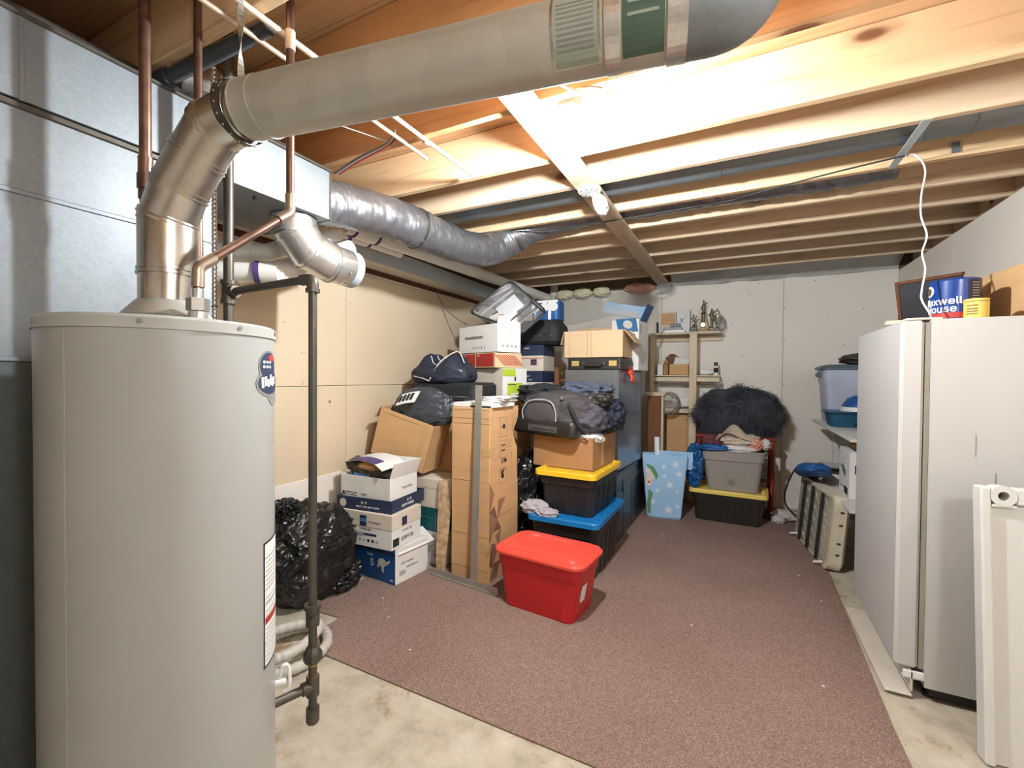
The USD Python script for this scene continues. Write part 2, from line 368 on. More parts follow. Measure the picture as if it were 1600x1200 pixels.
def blob(rx, ry, rz, at=(0, 0, 0), amp=0.12, freq=3.0, seed=0, sq=1.0, flat=None, sub=4, ridge=False, sag=0.0):
    """a lumpy soft body; sq < 1 squares it off, flat cuts it level at a height below the middle"""
    s = trimesh.creation.icosphere(sub); p = s.vertices.copy()
    p = np.sign(p) * np.abs(p) ** sq; p /= np.maximum(np.abs(p).max(1, keepdims=True) ** 0.0, 1)
    q = s.vertices * freq + seed * 7.3
    f = meshkit.fbm(q, 4, seed)
    if ridge:
        g = 1 - np.abs(2 * meshkit.fbm(q * 1.4 + 3, 4, seed + 9) - 1) * 2.2; f = 0.55 * f + 0.45 * np.clip(g, 0, 1)
    p *= (1 + amp * 2 * (f - 0.5))[:, None]
    p *= (rx, ry, rz)
    if sag: p[:, 2] *= 1 - sag * np.clip(np.hypot(p[:, 0] / rx, p[:, 1] / ry), 0, 1.3) ** 2
    if flat is not None: p[:, 2] = np.maximum(p[:, 2], -flat * rz)
    return trimesh.Trimesh(p + np.array(at), s.faces, process=False)

def sheet(fn, nu=30, nv=30, t=0.002):
    """a thin draped sheet: fn(u, v) -> (x, y, z), given real thickness along its normals"""
    u, v = np.meshgrid(np.linspace(0, 1, nu), np.linspace(0, 1, nv), indexing='ij')
    p = np.array([fn(a, b) for a, b in zip(u.ravel(), v.ravel())], float); f = []
    for i in range(nu - 1):
        for j in range(nv - 1):
            a = i * nv + j; f += [(a, a + nv, a + nv + 1), (a, a + nv + 1, a + 1)]
    m = trimesh.Trimesh(p, f, process=False); nrm = np.array(m.vertex_normals)
    q = p - nrm * t; n = len(p); f = list(map(tuple, f)) + [(c + n, b + n, a + n) for a, b, c in f]
    edge = [i * nv for i in range(nu)] + [(nu - 1) * nv + j for j in range(1, nv)] + [i * nv + nv - 1 for i in range(nu - 2, -1, -1)] + [j for j in range(nv - 2, 0, -1)]
    for a, b in zip(edge, edge[1:] + edge[:1]): f += [(b, a, a + n), (b, a + n, b + n)]
    return trimesh.Trimesh(np.vstack([p, q]), f, process=False)

# ------------------------------------------------------------------ scene helpers
used = {}
EACH = set('coupling_band elbow_fitting panel_rib tape_patch union seam_cleat buckle edge_trim rail white_stripe handle coupling valve_handle slip_joint brass_ring strap symbol_frame printed_triangle edge_frame piping emblem peg stud side_bulge folded_sheet crease tie lid_line flap label_field rim side_wing rule strap_hole screw clamp score_slot finger'.split())
def path_of(name, parent='/World'):
    key = f'{parent}/{name}'; k = used.get(key, -1) + 1; used[key] = k
    return key if k == 0 else f'{key}_{k:03d}'

def tag(p, label=None, cat=None, group=None, kind=None):
    p = stage.GetPrimAtPath(p) if isinstance(p, str) else p
    for k, v in (('label', label), ('category', cat), ('group', group), ('kind', kind)):
        if v: p.SetCustomDataByKey(k, v)
    return p

def thing(name, label, cat, loc=(0, 0, 0), rz=0, group=None, kind=None):
    """an Xform at the thing's base; its parts are its children"""
    p = path_of(name); x = UsdGeom.Xform.Define(stage, p)
    x.AddTranslateOp().Set(Gf.Vec3d(*map(float, loc))); x.AddRotateZOp().Set(float(rz))
    tag(p, label, cat, group, kind); return p

def part(name, mesh, m, parent, smooth=35, label=None, kind=None):
    if isinstance(mesh, (list, tuple)):
        if name in EACH and len(mesh) > 1: return [part(name, g, m, parent, smooth, label, kind) for g in mesh][0]
        mesh = cat_(list(mesh))
    p = path_of(name, parent); usdkit.mesh(stage, p, mesh, M[m] if isinstance(m, str) else m, smooth=smooth)
    tag(p, label, kind=kind); return p

def single(name, mesh, m, label, cat, group=None, smooth=35, kind=None):
    p = part(name, mesh, m, '/World', smooth); return tag(p, label, cat, group, kind) and p

def struct(name):
    p = path_of(name); UsdGeom.Xform.Define(stage, p); tag(p, kind='structure'); return p

def copy(src, loc, rz=0, label=None, group=None):
    was = stage.GetPrimAtPath(src).GetCustomData(); name = src.rsplit('/', 1)[1]
    p = thing(name, label or was['label'], was['category'], loc, rz, group or was.get('group'))
    pr = stage.GetPrimAtPath(p); pr.GetReferences().AddInternalReference(src); pr.SetInstanceable(True); return p

# ------------------------------------------------------------------ the room
XL, XR, YB, YF = -2.6, 1.37, 5.46, -3.0       # left wall, right wall, far wall, wall behind the camera
fl = struct('floor'); part('slab', box(XL - 0.2, XR + 0.2, YF - 0.2, YB + 0.2, -0.15, 0, 0), 'concrete', fl)
from shapely.geometry import Polygon
cp = [(-1.955, 1.505), (0.575, 1.49), (0.565, 2.2), (0.60, 3.7), (0.57, 5.36), (-2.45, 5.36), (-2.2, 2.25), (-2.19, 1.76), (-1.962, 1.775)]
c = trimesh.creation.extrude_polygon(Polygon(cp), 0.007, engine='earcut')
single('carpet', c, 'carpet', 'worn brown-red carpet remnant covering most of the concrete floor', 'carpet', smooth=False)
crumbs = [(-1.72, 1.9), (-1.42, 1.72), (-0.2, 2.6), (0.36, 2.35), (0.48, 3.25), (-1.9, 2.05), (-0.55, 4.0), (0.4, 3.6)]
single('lint_flecks', [blob(0.006, 0.005, 0.003, (x, y, 0.009), 0.3, sub=1, seed=i) for i, (x, y) in enumerate(crumbs)], 'white_paper',
       'small white flecks of lint scattered over the brown carpet', 'lint', kind='stuff')

def wall(name, normal, m, seams, core):
    """drywall sheets with open joints over a darker core; seams: list of (a0, a1, z0, z1) along the wall"""
    w = struct(name); part('core', core, 'joint', w)
    for a0, a1, z0, z1 in seams:
        g = 0.0016
        if normal == 'x+': b = box(XL - 0.014, XL, a0 + g, a1 - g, z0 + g, z1 - g, 0.0012)
        elif normal == 'x-': b = box(XR, XR + 0.014, a0 + g, a1 - g, z0 + g, z1 - g, 0.0012)
        elif normal == 'y-': b = box(a0 + g, a1 - g, YB, YB + 0.014, z0 + g, z1 - g, 0.0012)
        else: b = box(a0 + g, a1 - g, YF - 0.014, YF, z0 + g, z1 - g, 0.0012)
        part('drywall_sheet', b, m, w)
    return w
ys = [-3.0, -2.47, -1.25, -0.03, 1.19, 2.41, 3.63, 4.85, 5.46]
wl = wall('wall_left', 'x+', 'drywall_left', [(a, b, z0, z1) for a, b in zip(ys, ys[1:]) for z0, z1 in ((0, 1.285), (1.285, 2.145))],
          box(XL - 0.12, XL - 0.014, YF - 0.1, YB + 0.1, 0, 2.66, 0))
part('plate_board', box(XL - 0.014, XL + 0.012, YF, YB, 2.163, 2.42, 0.003), 'dark_wood', wl)
part('edge_strip', box(XL - 0.014, XL + 0.004, YF, YB, 2.145, 2.163, 0.002), 'cream_paper', wl)
r_ = np.random.default_rng(3)
for y, z in ((2.03, 1.51), (2.06, 1.51), (2.04, 1.32), (2.04, 1.30), (1.62, 1.52), (1.64, 1.52), (2.26, 1.17), (3.2, 1.62), (3.55, 1.75), (2.95, 1.55), (2.75, 1.9), (1.9, 1.7), (3.5, 1.32), (2.45, 1.9), (2.45, 1.7)):
    s = 0.011 if (y, z) == (2.26, 1.17) else 0.004
    part('screw_head', face(trimesh.creation.cylinder(s, 0.0015, sections=10), (XL + 0.0005, y, z), (0, 1, 0), (0, 0, 1)), 'screw_mark', wl)
xs = [-2.6, -2.01, -0.79, 0.43, 1.37]
wb = wall('wall_back', 'y-', 'drywall_back', [(a, b, 0, 2.425) for a, b in zip(xs, xs[1:])], box(XL - 0.1, XR + 0.1, YB + 0.014, YB + 0.12, 0, 2.66, 0))
for x, z in ((0.10, 2.30), (0.12, 2.27), (0.44, 2.1), (0.42, 1.78), (0.45, 1.76), (-0.05, 1.95), (0.44, 1.3), (0.41, 1.33), (0.05, 1.6), (1.1, 2.05), (0.95, 1.7), (0.7, 2.36), (0.2, 2.38), (0.43, 0.8), (0.9, 1.2), (-0.3, 2.2)):
    part('screw_head', face(trimesh.creation.cylinder(0.0055, 0.0015, sections=10), (x, YB - 0.0005, z), (1, 0, 0), (0, 0, 1)), 'screw_mark', wb)
yr = [-3.0, -1.83, -0.61, 0.61, 1.83, 3.05, 4.27, 5.46]
wr = wall('wall_right', 'x-', 'drywall_right', [(a, b, 0, 2.405) for a, b in zip(yr, yr[1:])], box(XR + 0.014, XR + 0.12, YF - 0.1, YB + 0.1, 0, 2.405, 0))
part('rim_board', box(XR + 0.1, XR + 0.14, YF - 0.1, YB + 0.1, 2.405, 2.66, 0), 'joist_grey', wr)
wall('wall_front', 'y+', 'drywall_back', [(a, b, 0, 2.66) for a, b in zip(xs, xs[1:])], box(XL - 0.1, XR + 0.1, YF - 0.12, YF - 0.014, 0, 2.66, 0))
t1 = struct('trim_1'); part('board', box(XL, XL + 0.012, 1.05, 2.36, 0.002, 0.655, 0.003), 'drywall_right', t1)

# ceiling: joists (back lower edge at yj), subfloor sheets, a 1x4 strap nailed across them
ce = struct('ceiling'); ZJ = 2.425
yj = [-2.35, -1.94, -1.54, -1.13, -0.72, -0.32, 0.09, 0.50, 0.86, 1.245, 1.632, 2.089, 2.436, 2.897, 3.275, 3.645, 4.082, 4.464, 4.879]
jm = {9: 'joist_red', 10: 'joist_red', 11: 'joist', 12: 'joist_pale', 13: 'joist', 14: 'joist_pale', 15: 'joist_pale', 16: 'joist_grey', 17: 'joist_grey', 18: 'joist_grey'}
for i, y in enumerate(yj):
    part('joist', box(XL + 0.02, XR + 0.1, y - 0.038, y, ZJ, 2.655, 0.003), jm.get(i, 'joist'), ce)
for a, b in zip(ys, ys[1:]):
    part('subfloor_sheet', box(XL - 0.1, XR + 0.14, a + 0.001, b - 0.001, 2.657, 2.676, 0.001), 'subfloor', ce)
for i in range(9, 18):
    part('end_block', box(XR + 0.045, XR + 0.083, yj[i] + 0.002, yj[i + 1] - 0.04, 2.41, 2.655, 0.002), 'joist_grey', ce)
part('strap_board', box(-0.815, -0.69, 1.2, 5.2, ZJ - 0.02, ZJ - 0.0005, 0.003), 'strap_wood', ce)
part('strap_splice', box(-0.80, -0.745, 1.2, 1.72, ZJ - 0.04, ZJ - 0.0205, 0.003), 'strap_wood', ce)
for x, y in ((0.35, 1.6), (0.9, 2.89)): part('nail_plate', box(x, x + 0.03, y - 0.0395, y - 0.0385, 2.44, 2.49, 0), 'galv', ce)

# poly vapour barrier and insulation at the far rim
def rimsheet(x0, x1, z0, z1, drop, seed, m='poly_sheet'):
    def fn(u, v):
        x = x0 + (x1 - x0) * u; z = z0 + (z1 - z0) * v
        w = meshkit.fbm(np.array([x * 6, z * 9, seed]), 3, seed) - 0.5
        return x, YB - 0.03 - 0.42 * v ** 1.5 + 0.05 * w, z + 0.05 * w - drop * math.sin(PI * u) * (1 - v)
    return sheet(fn, 60, 16, 0.001)
single('vapour_barrier', [rimsheet(-0.68, 1.36, 2.415, 2.62, 0.0, 2)], 'poly_barrier', 'grey translucent plastic vapour barrier tacked under the last joist above the far wall', 'plastic sheet', smooth=True)
def drape(u, v):
    x = -2.05 + 1.42 * u; top = 2.44 - 0.05 * math.sin(PI * u); low = 2.02 + 0.30 * u ** 1.6
    z = top + (low - top) * v; w = meshkit.fbm(np.array([x * 5 + z * 3, z * 7 - x * 2, 4.0]), 3, 5) - 0.5
    return x, YB - 0.05 - 0.05 * (1 - v) - 0.05 * (w + 0.5), z
single('poly_drape', sheet(drape, 46, 20, 0.001), 'poly_sheet', 'loose clear plastic sheet draped down the far wall behind the piled boxes', 'plastic sheet', smooth=True)
for i, (x, w, m_) in enumerate(((-1.95, 0.16, 'cream_wool'), (-1.72, 0.17, 'cream_wool'), (-1.48, 0.15, 'cream_wool'), (-1.03, 0.26, 'pink_wool'))):
    lab = ['puff of cream insulation at the far left end of the rim', 'puff of cream insulation, middle of the three beside the pink one', 'puff of cream insulation next to the pink one', 'bulging pink insulation batt above the far wall beside the strap end'][i]
    single('insulation_batt', blob(w * 0.7, 0.07, 0.06, (x, YB - 0.13, 2.40), 0.25, 3, i + 2), m_, lab, 'insulation', 'insulation in the far rim', smooth=True)
single('tape_scrap', [rot(box(-0.07, 0.07, -0.002, 0.002, -0.05, 0.05, 0), 8, (0, 1, 0), (0, 0, 0)).apply_translation((-0.74, 5.2, 2.375)), blob(0.05, 0.04, 0.03, (-0.70, 5.22, 2.39), 0.5, 4, 8)], 'poly_clear',
       'crumpled clear plastic scrap hanging at the far end of the ceiling strap', 'plastic scrap')

# ------------------------------------------------------------------ lamps
def light(name, x, y, lab, glow, r=0.03, grp=None):
    t = thing(name, lab, 'light', (x, y, 0), 0, grp)
    part('junction_box', lathe([(0.0, 2.66), (0.05, 2.66), (0.05, 2.43), (0.0, 2.43)], n=8), 'galv', t)
    h = part('lamp_holder', lathe([(0.0, 2.424), (0.062, 2.424), (0.065, 2.41), (0.054, 2.396), (0.027, 2.388), (0.024, 2.385), (0.0, 2.385)], n=32), 'white_plastic', t)
    part('screw_base', lathe([(0.0, 2.385), (0.0135, 2.385), (0.0135, 2.374), (0.0, 2.374)], n=16), 'brass', h)
    z = 2.374
    part('bulb', lathe([(0.0, z), (0.014, z), (0.016, z - 0.02), (0.75 * r, z - 0.036), (r, z - 0.04 - 0.6 * r), (0.93 * r, z - 0.04 - 1.1 * r), (0.62 * r, z - 0.04 - 1.5 * r), (0.0, z - 0.04 - 1.68 * r)], n=28), glow, t)
    return t
lamp = light('bare_bulb', -0.614, 1.712, 'lit bare bulb in a white porcelain holder between ceiling joists', 'glow')
part('pull_cord', tube(curve([(-0.062, 0.01, 2.415), (-0.075, 0.0, 2.38), (-0.06, -0.01, 2.34), (-0.045, -0.01, 2.325)]), 0.003, 6), 'cord_white', lamp)
light('globe_lamp', 1.1, -0.12, 'added frosted fill globe between joists, out of view behind the camera', 'fill_glow', 0.11)  # globe added out of view to soften the bulb's shadows
single('lamp_cable', tube(curve([(-0.70, 1.3, 2.47), (-0.64, 1.42, 2.43), (-0.55, 1.58, 2.415), (-0.47, 1.64, 2.416), (-0.44, 1.70, 2.46), (-0.5, 1.74, 2.54), (-0.57, 1.72, 2.58)]), 0.006, 8), 'cord_white', 'white cable looping under a joist to the bare bulb fixture', 'cable')

sd = thing('smoke_detector', 'opened white smoke detector dangling from its base on the ceiling strap', 'smoke detector', (-0.745, 2.42, 2.405))
part('base', [lathe([(0.0, 0.0), (0.062, 0.0), (0.064, -0.012), (0.056, -0.02), (0.05, -0.012), (0.0, -0.01)], n=36)] + [rot(box(0.02, 0.05, -0.004, 0.004, -0.024, -0.008, 0), a) for a in range(0, 360, 40)], 'white_plastic', sd)
cov = lathe([(0.0, 0.0), (0.06, 0.0), (0.064, 0.01), (0.064, 0.022), (0.05, 0.034), (0.046, 0.030), (0.03, 0.032), (0.02, 0.038), (0.0, 0.038)], n=36)
cov = rot(cov, 78, (1, 0, 0)); cov = rot(cov, 74); cov = mov(cov, 0.035, 0.06, -0.075)
cv = part('cover', cov, 'white_plastic', sd)
part('vent_ring', mov(rot(rot(lathe([(0.024, 0.033), (0.03, 0.041), (0.024, 0.041), (0.02, 0.034)], n=24), 78, (1, 0, 0)), 74), 0.035, 0.06, -0.075), 'ink_light', cv)
part('wire', [tube(curve([(0.01 * k, 0.0, -0.015), (0.03 + 0.01 * k, 0.02, -0.05), (0.03, 0.055, -0.07)]), 0.0018, 6) for k in (-1, 0, 1)], 'cord_white', sd)

# ------------------------------------------------------------------ ducts
fu = thing('furnace', 'dark grey furnace cabinet with bright sheet-metal plenum beside the water heater', 'furnace', (-2.15, 0.5, 0))
part('cabinet', box(-0.35, 0.35, -0.55, 0.53, 0.02, 1.395, 0.006), 'furnace', fu)
part('plenum', [box(-0.34, 0.348, -0.54, 0.525, 1.395, 2.118, 0.002), box(0.34, 0.352, -0.54, 0.527, 1.86, 1.875, 0.002)], 'galv', fu)
part('plenum_cleat', box(0.338, 0.356, -0.54, 0.527, 2.098, 2.117, 0.003), 'steel_dark', fu)
part('plenum_seam', box(0.335, 0.353, -0.54, 0.527, 1.392, 1.408, 0.002), 'galv', fu)
md = thing('main_duct', 'large rectangular galvanized supply duct running above the furnace', 'duct', (-2.05, 0.3, 2.12))
part('body', box(-0.25, 0.25, -1.2, 1.27, 0.004, 0.245, 0.002), 'galv', md)
part('seam_cleat', [box(-0.253, 0.253, 1.262, 1.272, 0.002, 0.248, 0.001), box(0.246, 0.258, -1.2, 1.27, 0.236, 0.25, 0.003)], 'steel_dark', md)
part('drive_cleat', [box(-0.252, 0.252, 0.2, 0.212, 0.002, 0.248, 0.001)], 'galv', md)
single('duct_screw', trimesh.creation.icosphere(1, 0.007).apply_translation((-1.86, 1.22, 2.117)), 'ink', 'small dark screw head on the underside of the main duct', 'screw')
single('duct_edge_pipe', rod((-1.86, 0.1, 2.395), (-1.86, 1.36, 2.395), 0.022, 14), 'steel_dark', 'dark steel pipe lying along the top edge of the main duct', 'pipe')

el = thing('elbow_duct', 'shiny galvanized elbow duct with open end hanging below the main duct', 'duct', (-1.93, 1.465, 2.12))
E1 = [(0, 0, 0.0), (0, 0, -0.055), (0.01, 0.07, -0.135), (0.03, 0.19, -0.175), (0.035, 0.30, -0.18)]
for i, (a, b) in enumerate(zip(E1, E1[1:])):
    a, b = np.array(a), np.array(b); u = (b - a) / np.linalg.norm(b - a)
    part('gore', tube([a - u * 0.028 * (i > 0), b + u * 0.028 * (i < 2)], [0.101 - 0.0012 * i] * 2, 36), 'galv_bright', el)
    if i: part('crimp_ring', tube([a - u * 0.004 + 0, a + u * 0.004], [0.1035, 0.1035], 36), 'galv_bright', el)
part('end_band', tube([np.array(E1[-1]) - (0, 0.012, 0), np.array(E1[-1]) + (0.002, 0.035, -0.002)], [0.0975, 0.0985], 36), 'galv_dark', el)
for a in (-0.06, 0.0): part('screw', trimesh.creation.icosphere(1, 0.006).apply_translation((0.125, 0.24 + a, -0.23 + a)), 'nickel', el)

rr = curve([(-1.93, 1.57, 2.245), (-1.90, 1.75, 2.27), (-1.84, 2.0, 2.285), (-1.78, 2.35, 2.275), (-1.72, 2.65, 2.268), (-1.66, 2.88, 2.30), (-1.55, 3.02, 2.40), (-1.32, 3.07, 2.50), (-1.0, 3.075, 2.53), (-0.5, 3.075, 2.53), (0.1, 3.075, 2.53), (0.75, 3.075, 2.53)], 22)
rr = densify(rr, 0.008)
s_ = np.arange(len(rr)); rad = np.interp(s_, [0, 60, 150, 175, 220, len(rr)], [0.118, 0.116, 0.116, 0.105, 0.095, 0.092])
rad = rad + 0.0009 * np.sin(s_ * 2 * PI / 3.0) + 0.016 * (meshkit.fbm(np.column_stack([s_ * 0.05, s_ * 0, s_ * 0]), 3, 4) - 0.5)
fx = thing('flex_duct', 'crinkled silver foil flexible duct sagging below the joists from the main duct', 'duct')
fm = tube(rr, rad, 30); fm.vertices += (0.012 * (meshkit.noise(fm.vertices * 55, 3)[:, None] - 0.5) + 0.01 * (meshkit.noise(fm.vertices * 22, 5)[:, None] - 0.5)) * fm.vertex_normals
part('foil_sleeve', fm, 'foil', fx, smooth=50)
for k in (0, 66, 150): part('clamp_band', tube([rr[k], rr[k + 2]], [rad[k] + 0.005] * 2, 30), 'steel_dark', fx)
single('round_duct', [tube([(-2.2, 2.645, 2.53), (1.25, 2.645, 2.53)], 0.088, 30)] + [tube([(x, 2.645, 2.53), (x + 0.012, 2.645, 2.53)], 0.091, 30) for x in (-1.1, -0.1, 0.72, 0.9)], 'galv',
       'smooth round galvanized duct running along the joist bay past the bulb', 'duct')
single('duct_strap', box(0.665, 0.70, 2.4, 2.87, ZJ - 0.004, ZJ - 0.001, 0.001), 'galv_dark', 'flat metal strap nailed across two joists under the round duct', 'strap')
bm = thing('trunk_duct', 'long galvanized steel trunk running along the top of the left wall', 'duct', (0, 0, 0))
part('body', box(-2.575, -2.40, 1.3, YB - 0.01, 2.2, 2.33, 0.003), 'galv_dark', bm)
part('lower_flange', box(-2.578, -2.396, 1.3, YB - 0.01, 2.197, 2.2005, 0.0005), 'cream_paper', bm)  # wall light reflected on the galvanized underside, put in as cream colour
part('seam_cleat', [box(-2.402, -2.394, y, y + 0.012, 2.2, 2.33, 0.001) for y in (2.3, 3.5)], 'galv_dark', bm)

# PVC vent lines with purple primer at the joints
def pvc(name, pts, r, lab, marks=(), m='pvc', fit=()):
    t = thing(name, lab, 'pipe'); p = bend(pts, 0.07) if len(pts) > 2 else np.array(pts, float)
    part('pipe', tube(p, r, 24), m, t)
    for q, u, l in fit:
        q, u = np.array(q, float), np.array(u, float) / np.linalg.norm(u); part('coupling', tube([q - u * l, q + u * l], r * 1.17, 24), m, t)
    for q, u in marks:
        q, u = np.array(q, float), np.array(u, float) / np.linalg.norm(u); part('primer_band', tube([q - u * 0.012, q + u * 0.012], r * 1.19, 24), 'primer', t)
    return t
Yd = (0, 1, 0.03)
pvc('vent_pipe', [(-2.12, 1.95, 2.265), (-2.12, 5.25, 2.345), (-2.12, 5.4, 2.345), (-2.12, 5.4, 2.55)], 0.05, 'long white plastic pipe running to the far wall beside the trunk', [((-2.12, 2.02, 2.267), Yd), ((-2.12, 2.2, 2.271), Yd)], fit=[((-2.12, 2.11, 2.268), Yd, 0.09), ((-2.12, 5.3, 2.345), (0, 1, 0), 0.05)])
pvc('vent_pipe', [(-2.25, 1.9, 2.26), (-2.25, 2.6, 2.268)], 0.03, 'thin white plastic pipe tucked between the trunk and the larger pipe', [((-2.25, 2.1, 2.262), Yd), ((-2.25, 2.27, 2.264), Yd)], fit=[((-2.25, 2.19, 2.263), Yd, 0.08)])
d1 = np.array([0.35, 0.31, 0.02])
pvc('intake_pipe', [(-2.45, 1.12, 1.85), (-2.05, 1.47, 1.87), (-2.02, 1.9, 2.1)], 0.047, 'white plastic furnace pipe, lower of two behind the gas riser', [((-2.12, 1.408, 1.866), d1)], fit=[((-2.08, 1.445, 1.868), d1, 0.04)])
pvc('intake_pipe', [(-2.5, 1.15, 1.965), (-2.15, 1.47, 1.98), (-2.12, 1.9, 2.2)], 0.045, 'white plastic furnace pipe, upper of two behind the gas riser', [((-2.27, 1.36, 1.975), d1)], fit=[((-2.22, 1.40, 1.977), d1, 0.04)])

# ------------------------------------------------------------------ water heater and its flue
HX, HY, HR, HZ = -1.38, 0.663, 0.254, 1.493
wh = thing('water_heater', 'tall white cylindrical gas water heater in the left foreground', 'water heater', (HX, HY, 0))
part('tank', lathe([(0.0, 0.03), (HR - 0.01, 0.03), (HR, 0.035), (HR, 1.468), (0.0, 1.468)], n=96), 'heater', wh)
part('base_ring', lathe([(0.0, 0.0), (HR - 0.03, 0.0), (HR - 0.03, 0.03), (0.0, 0.03)], n=48), 'ink_grey', wh)
cap = part('top_cap', lathe([(0.0, 1.462), (HR + 0.004, 1.462), (HR + 0.0045, 1.486), (HR - 0.004, HZ), (0.0, HZ)], n=96), 'heater_cap', wh)
def wrap(m, az, z, r=HR):
    m = m.copy(); v = m.vertices.copy(); a = az + v[:, 0] / r; q = r + v[:, 2] + 0.0006
    m.vertices = np.column_stack([q * np.cos(a), q * np.sin(a), z + v[:, 1]]); return m
def flat(w, h, x=0, y=0, n=10, t=0.0006):
    g = [box(x + w * i / n, x + w * (i + 1) / n, y, y + h, 0, t, 0) for i in range(n)]; return cat_(g)
def ell(rx, ry, x=0, y=0, t=0.0008):
    p = [(x + rx * math.cos(a), y + ry * math.sin(a)) for a in np.linspace(0, 2 * PI, 32, endpoint=False)]
    m = trimesh.creation.extrude_polygon(Polygon(p), t, engine='earcut'); return m.subdivide().subdivide()
for az in (-95, -37, 8, 44): part('cap_screw', face(trimesh.creation.cylinder(0.006, 0.004, sections=10), ((HR + 0.0045) * math.cos(math.radians(az)), (HR + 0.0045) * math.sin(math.radians(az)), 1.477), (-math.sin(math.radians(az)), math.cos(math.radians(az)), 0), (0, 0, 1)), 'nickel', cap)
part('jacket_seam', wrap(flat(0.004, 1.42, n=1, t=0.0012), math.radians(-71), 0.04), 'heater_cap', wh)
AZ, AZ2 = math.radians(27.6), math.radians(21.4)
lb = part('rating_label', wrap(flat(0.16, 0.345), AZ, 0.545), 'white_paper', wh, label='tall white warning label')
part('border', [wrap(flat(0.16, 0.005, t=0.001), AZ, 0.545), wrap(flat(0.16, 0.005, t=0.001), AZ, 0.89), wrap(flat(0.005, 0.345, n=1, t=0.001), AZ, 0.545)], 'ink', lb)
part('rule', [wrap(flat(0.15, 0.002, t=0.001), AZ + 0.02, z) for z in (0.61, 0.72, 0.76, 0.80, 0.85)], 'ink_grey', lb)
part('red_band', [wrap(flat(0.09, 0.018, t=0.001), AZ + 0.03, 0.665)], 'ink_red', lb)
part('print_lines', [wrap(flat(0.10, 0.004, t=0.001), AZ + 0.05, 0.56 + 0.0125 * k) for k in range(24) if k not in (4, 8, 9, 12, 15, 19)], 'ink_light', lb)
st = part('badge', [wrap(ell(0.055, 0.045, 0.06, 0.09), AZ2, 1.292), wrap(ell(0.075, 0.04, 0.07, 0.045), AZ2, 1.292), wrap(ell(0.045, 0.03, 0.10, 0.01), AZ2, 1.292)], 'ink_grey', wh, label='navy and grey badge sticker with stars')
part('badge_field', [wrap(ell(0.048, 0.038, 0.06, 0.092, 0.0014), AZ2, 1.292), wrap(ell(0.066, 0.031, 0.07, 0.045, 0.0014), AZ2, 1.292)], 'ink_navy', st)
part('badge_stars', [wrap(ell(0.006, 0.004, 0.03 + 0.017 * (k % 3), 0.09 + 0.013 * (k // 3), 0.002), AZ2, 1.292) for k in range(6)], 'white_paper', st)
part('badge_lettering', [wrap(rot(flat(0.012, 0.03 - 0.004 * (k % 3), 0.02 + 0.016 * k, 0.03 + 0.004 * (k % 2), 2, 0.002), 4), AZ2, 1.292) for k in range(6)], 'white_paper', st)
part('badge_red', wrap(ell(0.02, 0.01, 0.075, 0.115, 0.002), AZ2, 1.292), 'ink_red', st)
a_ = math.radians(54)
va = lambda q, z: ((HR + q) * math.cos(a_), (HR + q) * math.sin(a_), z)
vz = part('drain_valve', [rod(va(0, 0.43), va(0.03, 0.43), 0.011)], 'white_plastic', wh)
part('valve_handle', tube(curve([va(0.012, 0.44), va(0.02, 0.475), va(0.036, 0.47), va(0.038, 0.41), va(0.02, 0.40)]), 0.005, 8), 'white_plastic', vz)
nz = 0.12; part('outlet_nipple', lathe([(0, HZ), (0.02, HZ), (0.02, HZ + 0.02), (0, HZ + 0.02)], (0.135, 0.002, 0)), 'ivory', wh)

vf = thing('flue_pipe', 'metal flue pipe rising from the water heater and crossing under the joists', 'flue', (0, 0, 0))
part('draft_collar', lathe([(0.0, HZ + 0.012), (0.098, HZ + 0.012), (0.104, HZ + 0.02), (0.08, HZ + 0.05), (0.069, HZ + 0.062), (0.0, HZ + 0.062)], (HX, HY, 0), 40), 'vent_dull', vf)
for a in (200, 320, 80): part('collar_leg', rod((HX + 0.095 * math.cos(math.radians(a)), HY + 0.095 * math.sin(math.radians(a)), HZ), (HX + 0.095 * math.cos(math.radians(a)), HY + 0.095 * math.sin(math.radians(a)), HZ + 0.02), 0.004, 6), 'nickel', vf)
VP = [np.array(p) for p in ((HX, HY, HZ + 0.055), (HX, HY, 1.63), (HX, HY, 1.775), (-1.345, 0.675, 1.86), (-1.295, 0.692, 1.94), (-1.245, 0.707, 2.01), (-1.16, 0.732, 2.046), (-1.1, 0.743, 2.0465))]
VR = 0.066
for i, (a, b) in enumerate(zip(VP, VP[1:])):
    u = (b - a) / np.linalg.norm(b - a); lo = 0.02 if i >= 2 else 0.0; hi = 0.02 if 1 <= i < 6 else 0.0
    part('gore' if i > 1 else 'straight_section', tube([a - u * lo, b + u * hi], VR + 0.0008 * (i % 2), 40), 'vent_metal', vf)
    if i: part('crimp_ring', [tube([a - u * 0.006, a - u * 0.001], VR + 0.0045, 40), tube([a + u * 0.006, a + u * 0.011], VR + 0.0035, 40)], 'vent_metal', vf)
dH = np.array([0.517, 0.087, 0.0]) / np.linalg.norm([0.517, 0.087, 0.0]); H0 = np.array([-1.14, 0.7365, 2.0465]); H1 = H0 + dH * 1.06
part('horizontal_run', tube([H0, H1], 0.0715, 44), 'vent_dull', vf)
sd_ = np.cross(dH, (0, 0, 1.0))
part('lock_seam', tube([H0 + 0.0712 * (0.75 * sd_ + np.array([0, 0, 0.66])), H1 + 0.0712 * (0.75 * sd_ + np.array([0, 0, 0.66]))], 0.0022, 6), 'vent_dull', vf)
part('slip_joint', [tube([H0 + dH * s, H0 + dH * (s + 0.004)], 0.0735, 44) for s in (0.0, 0.055)], 'vent_dull', vf)
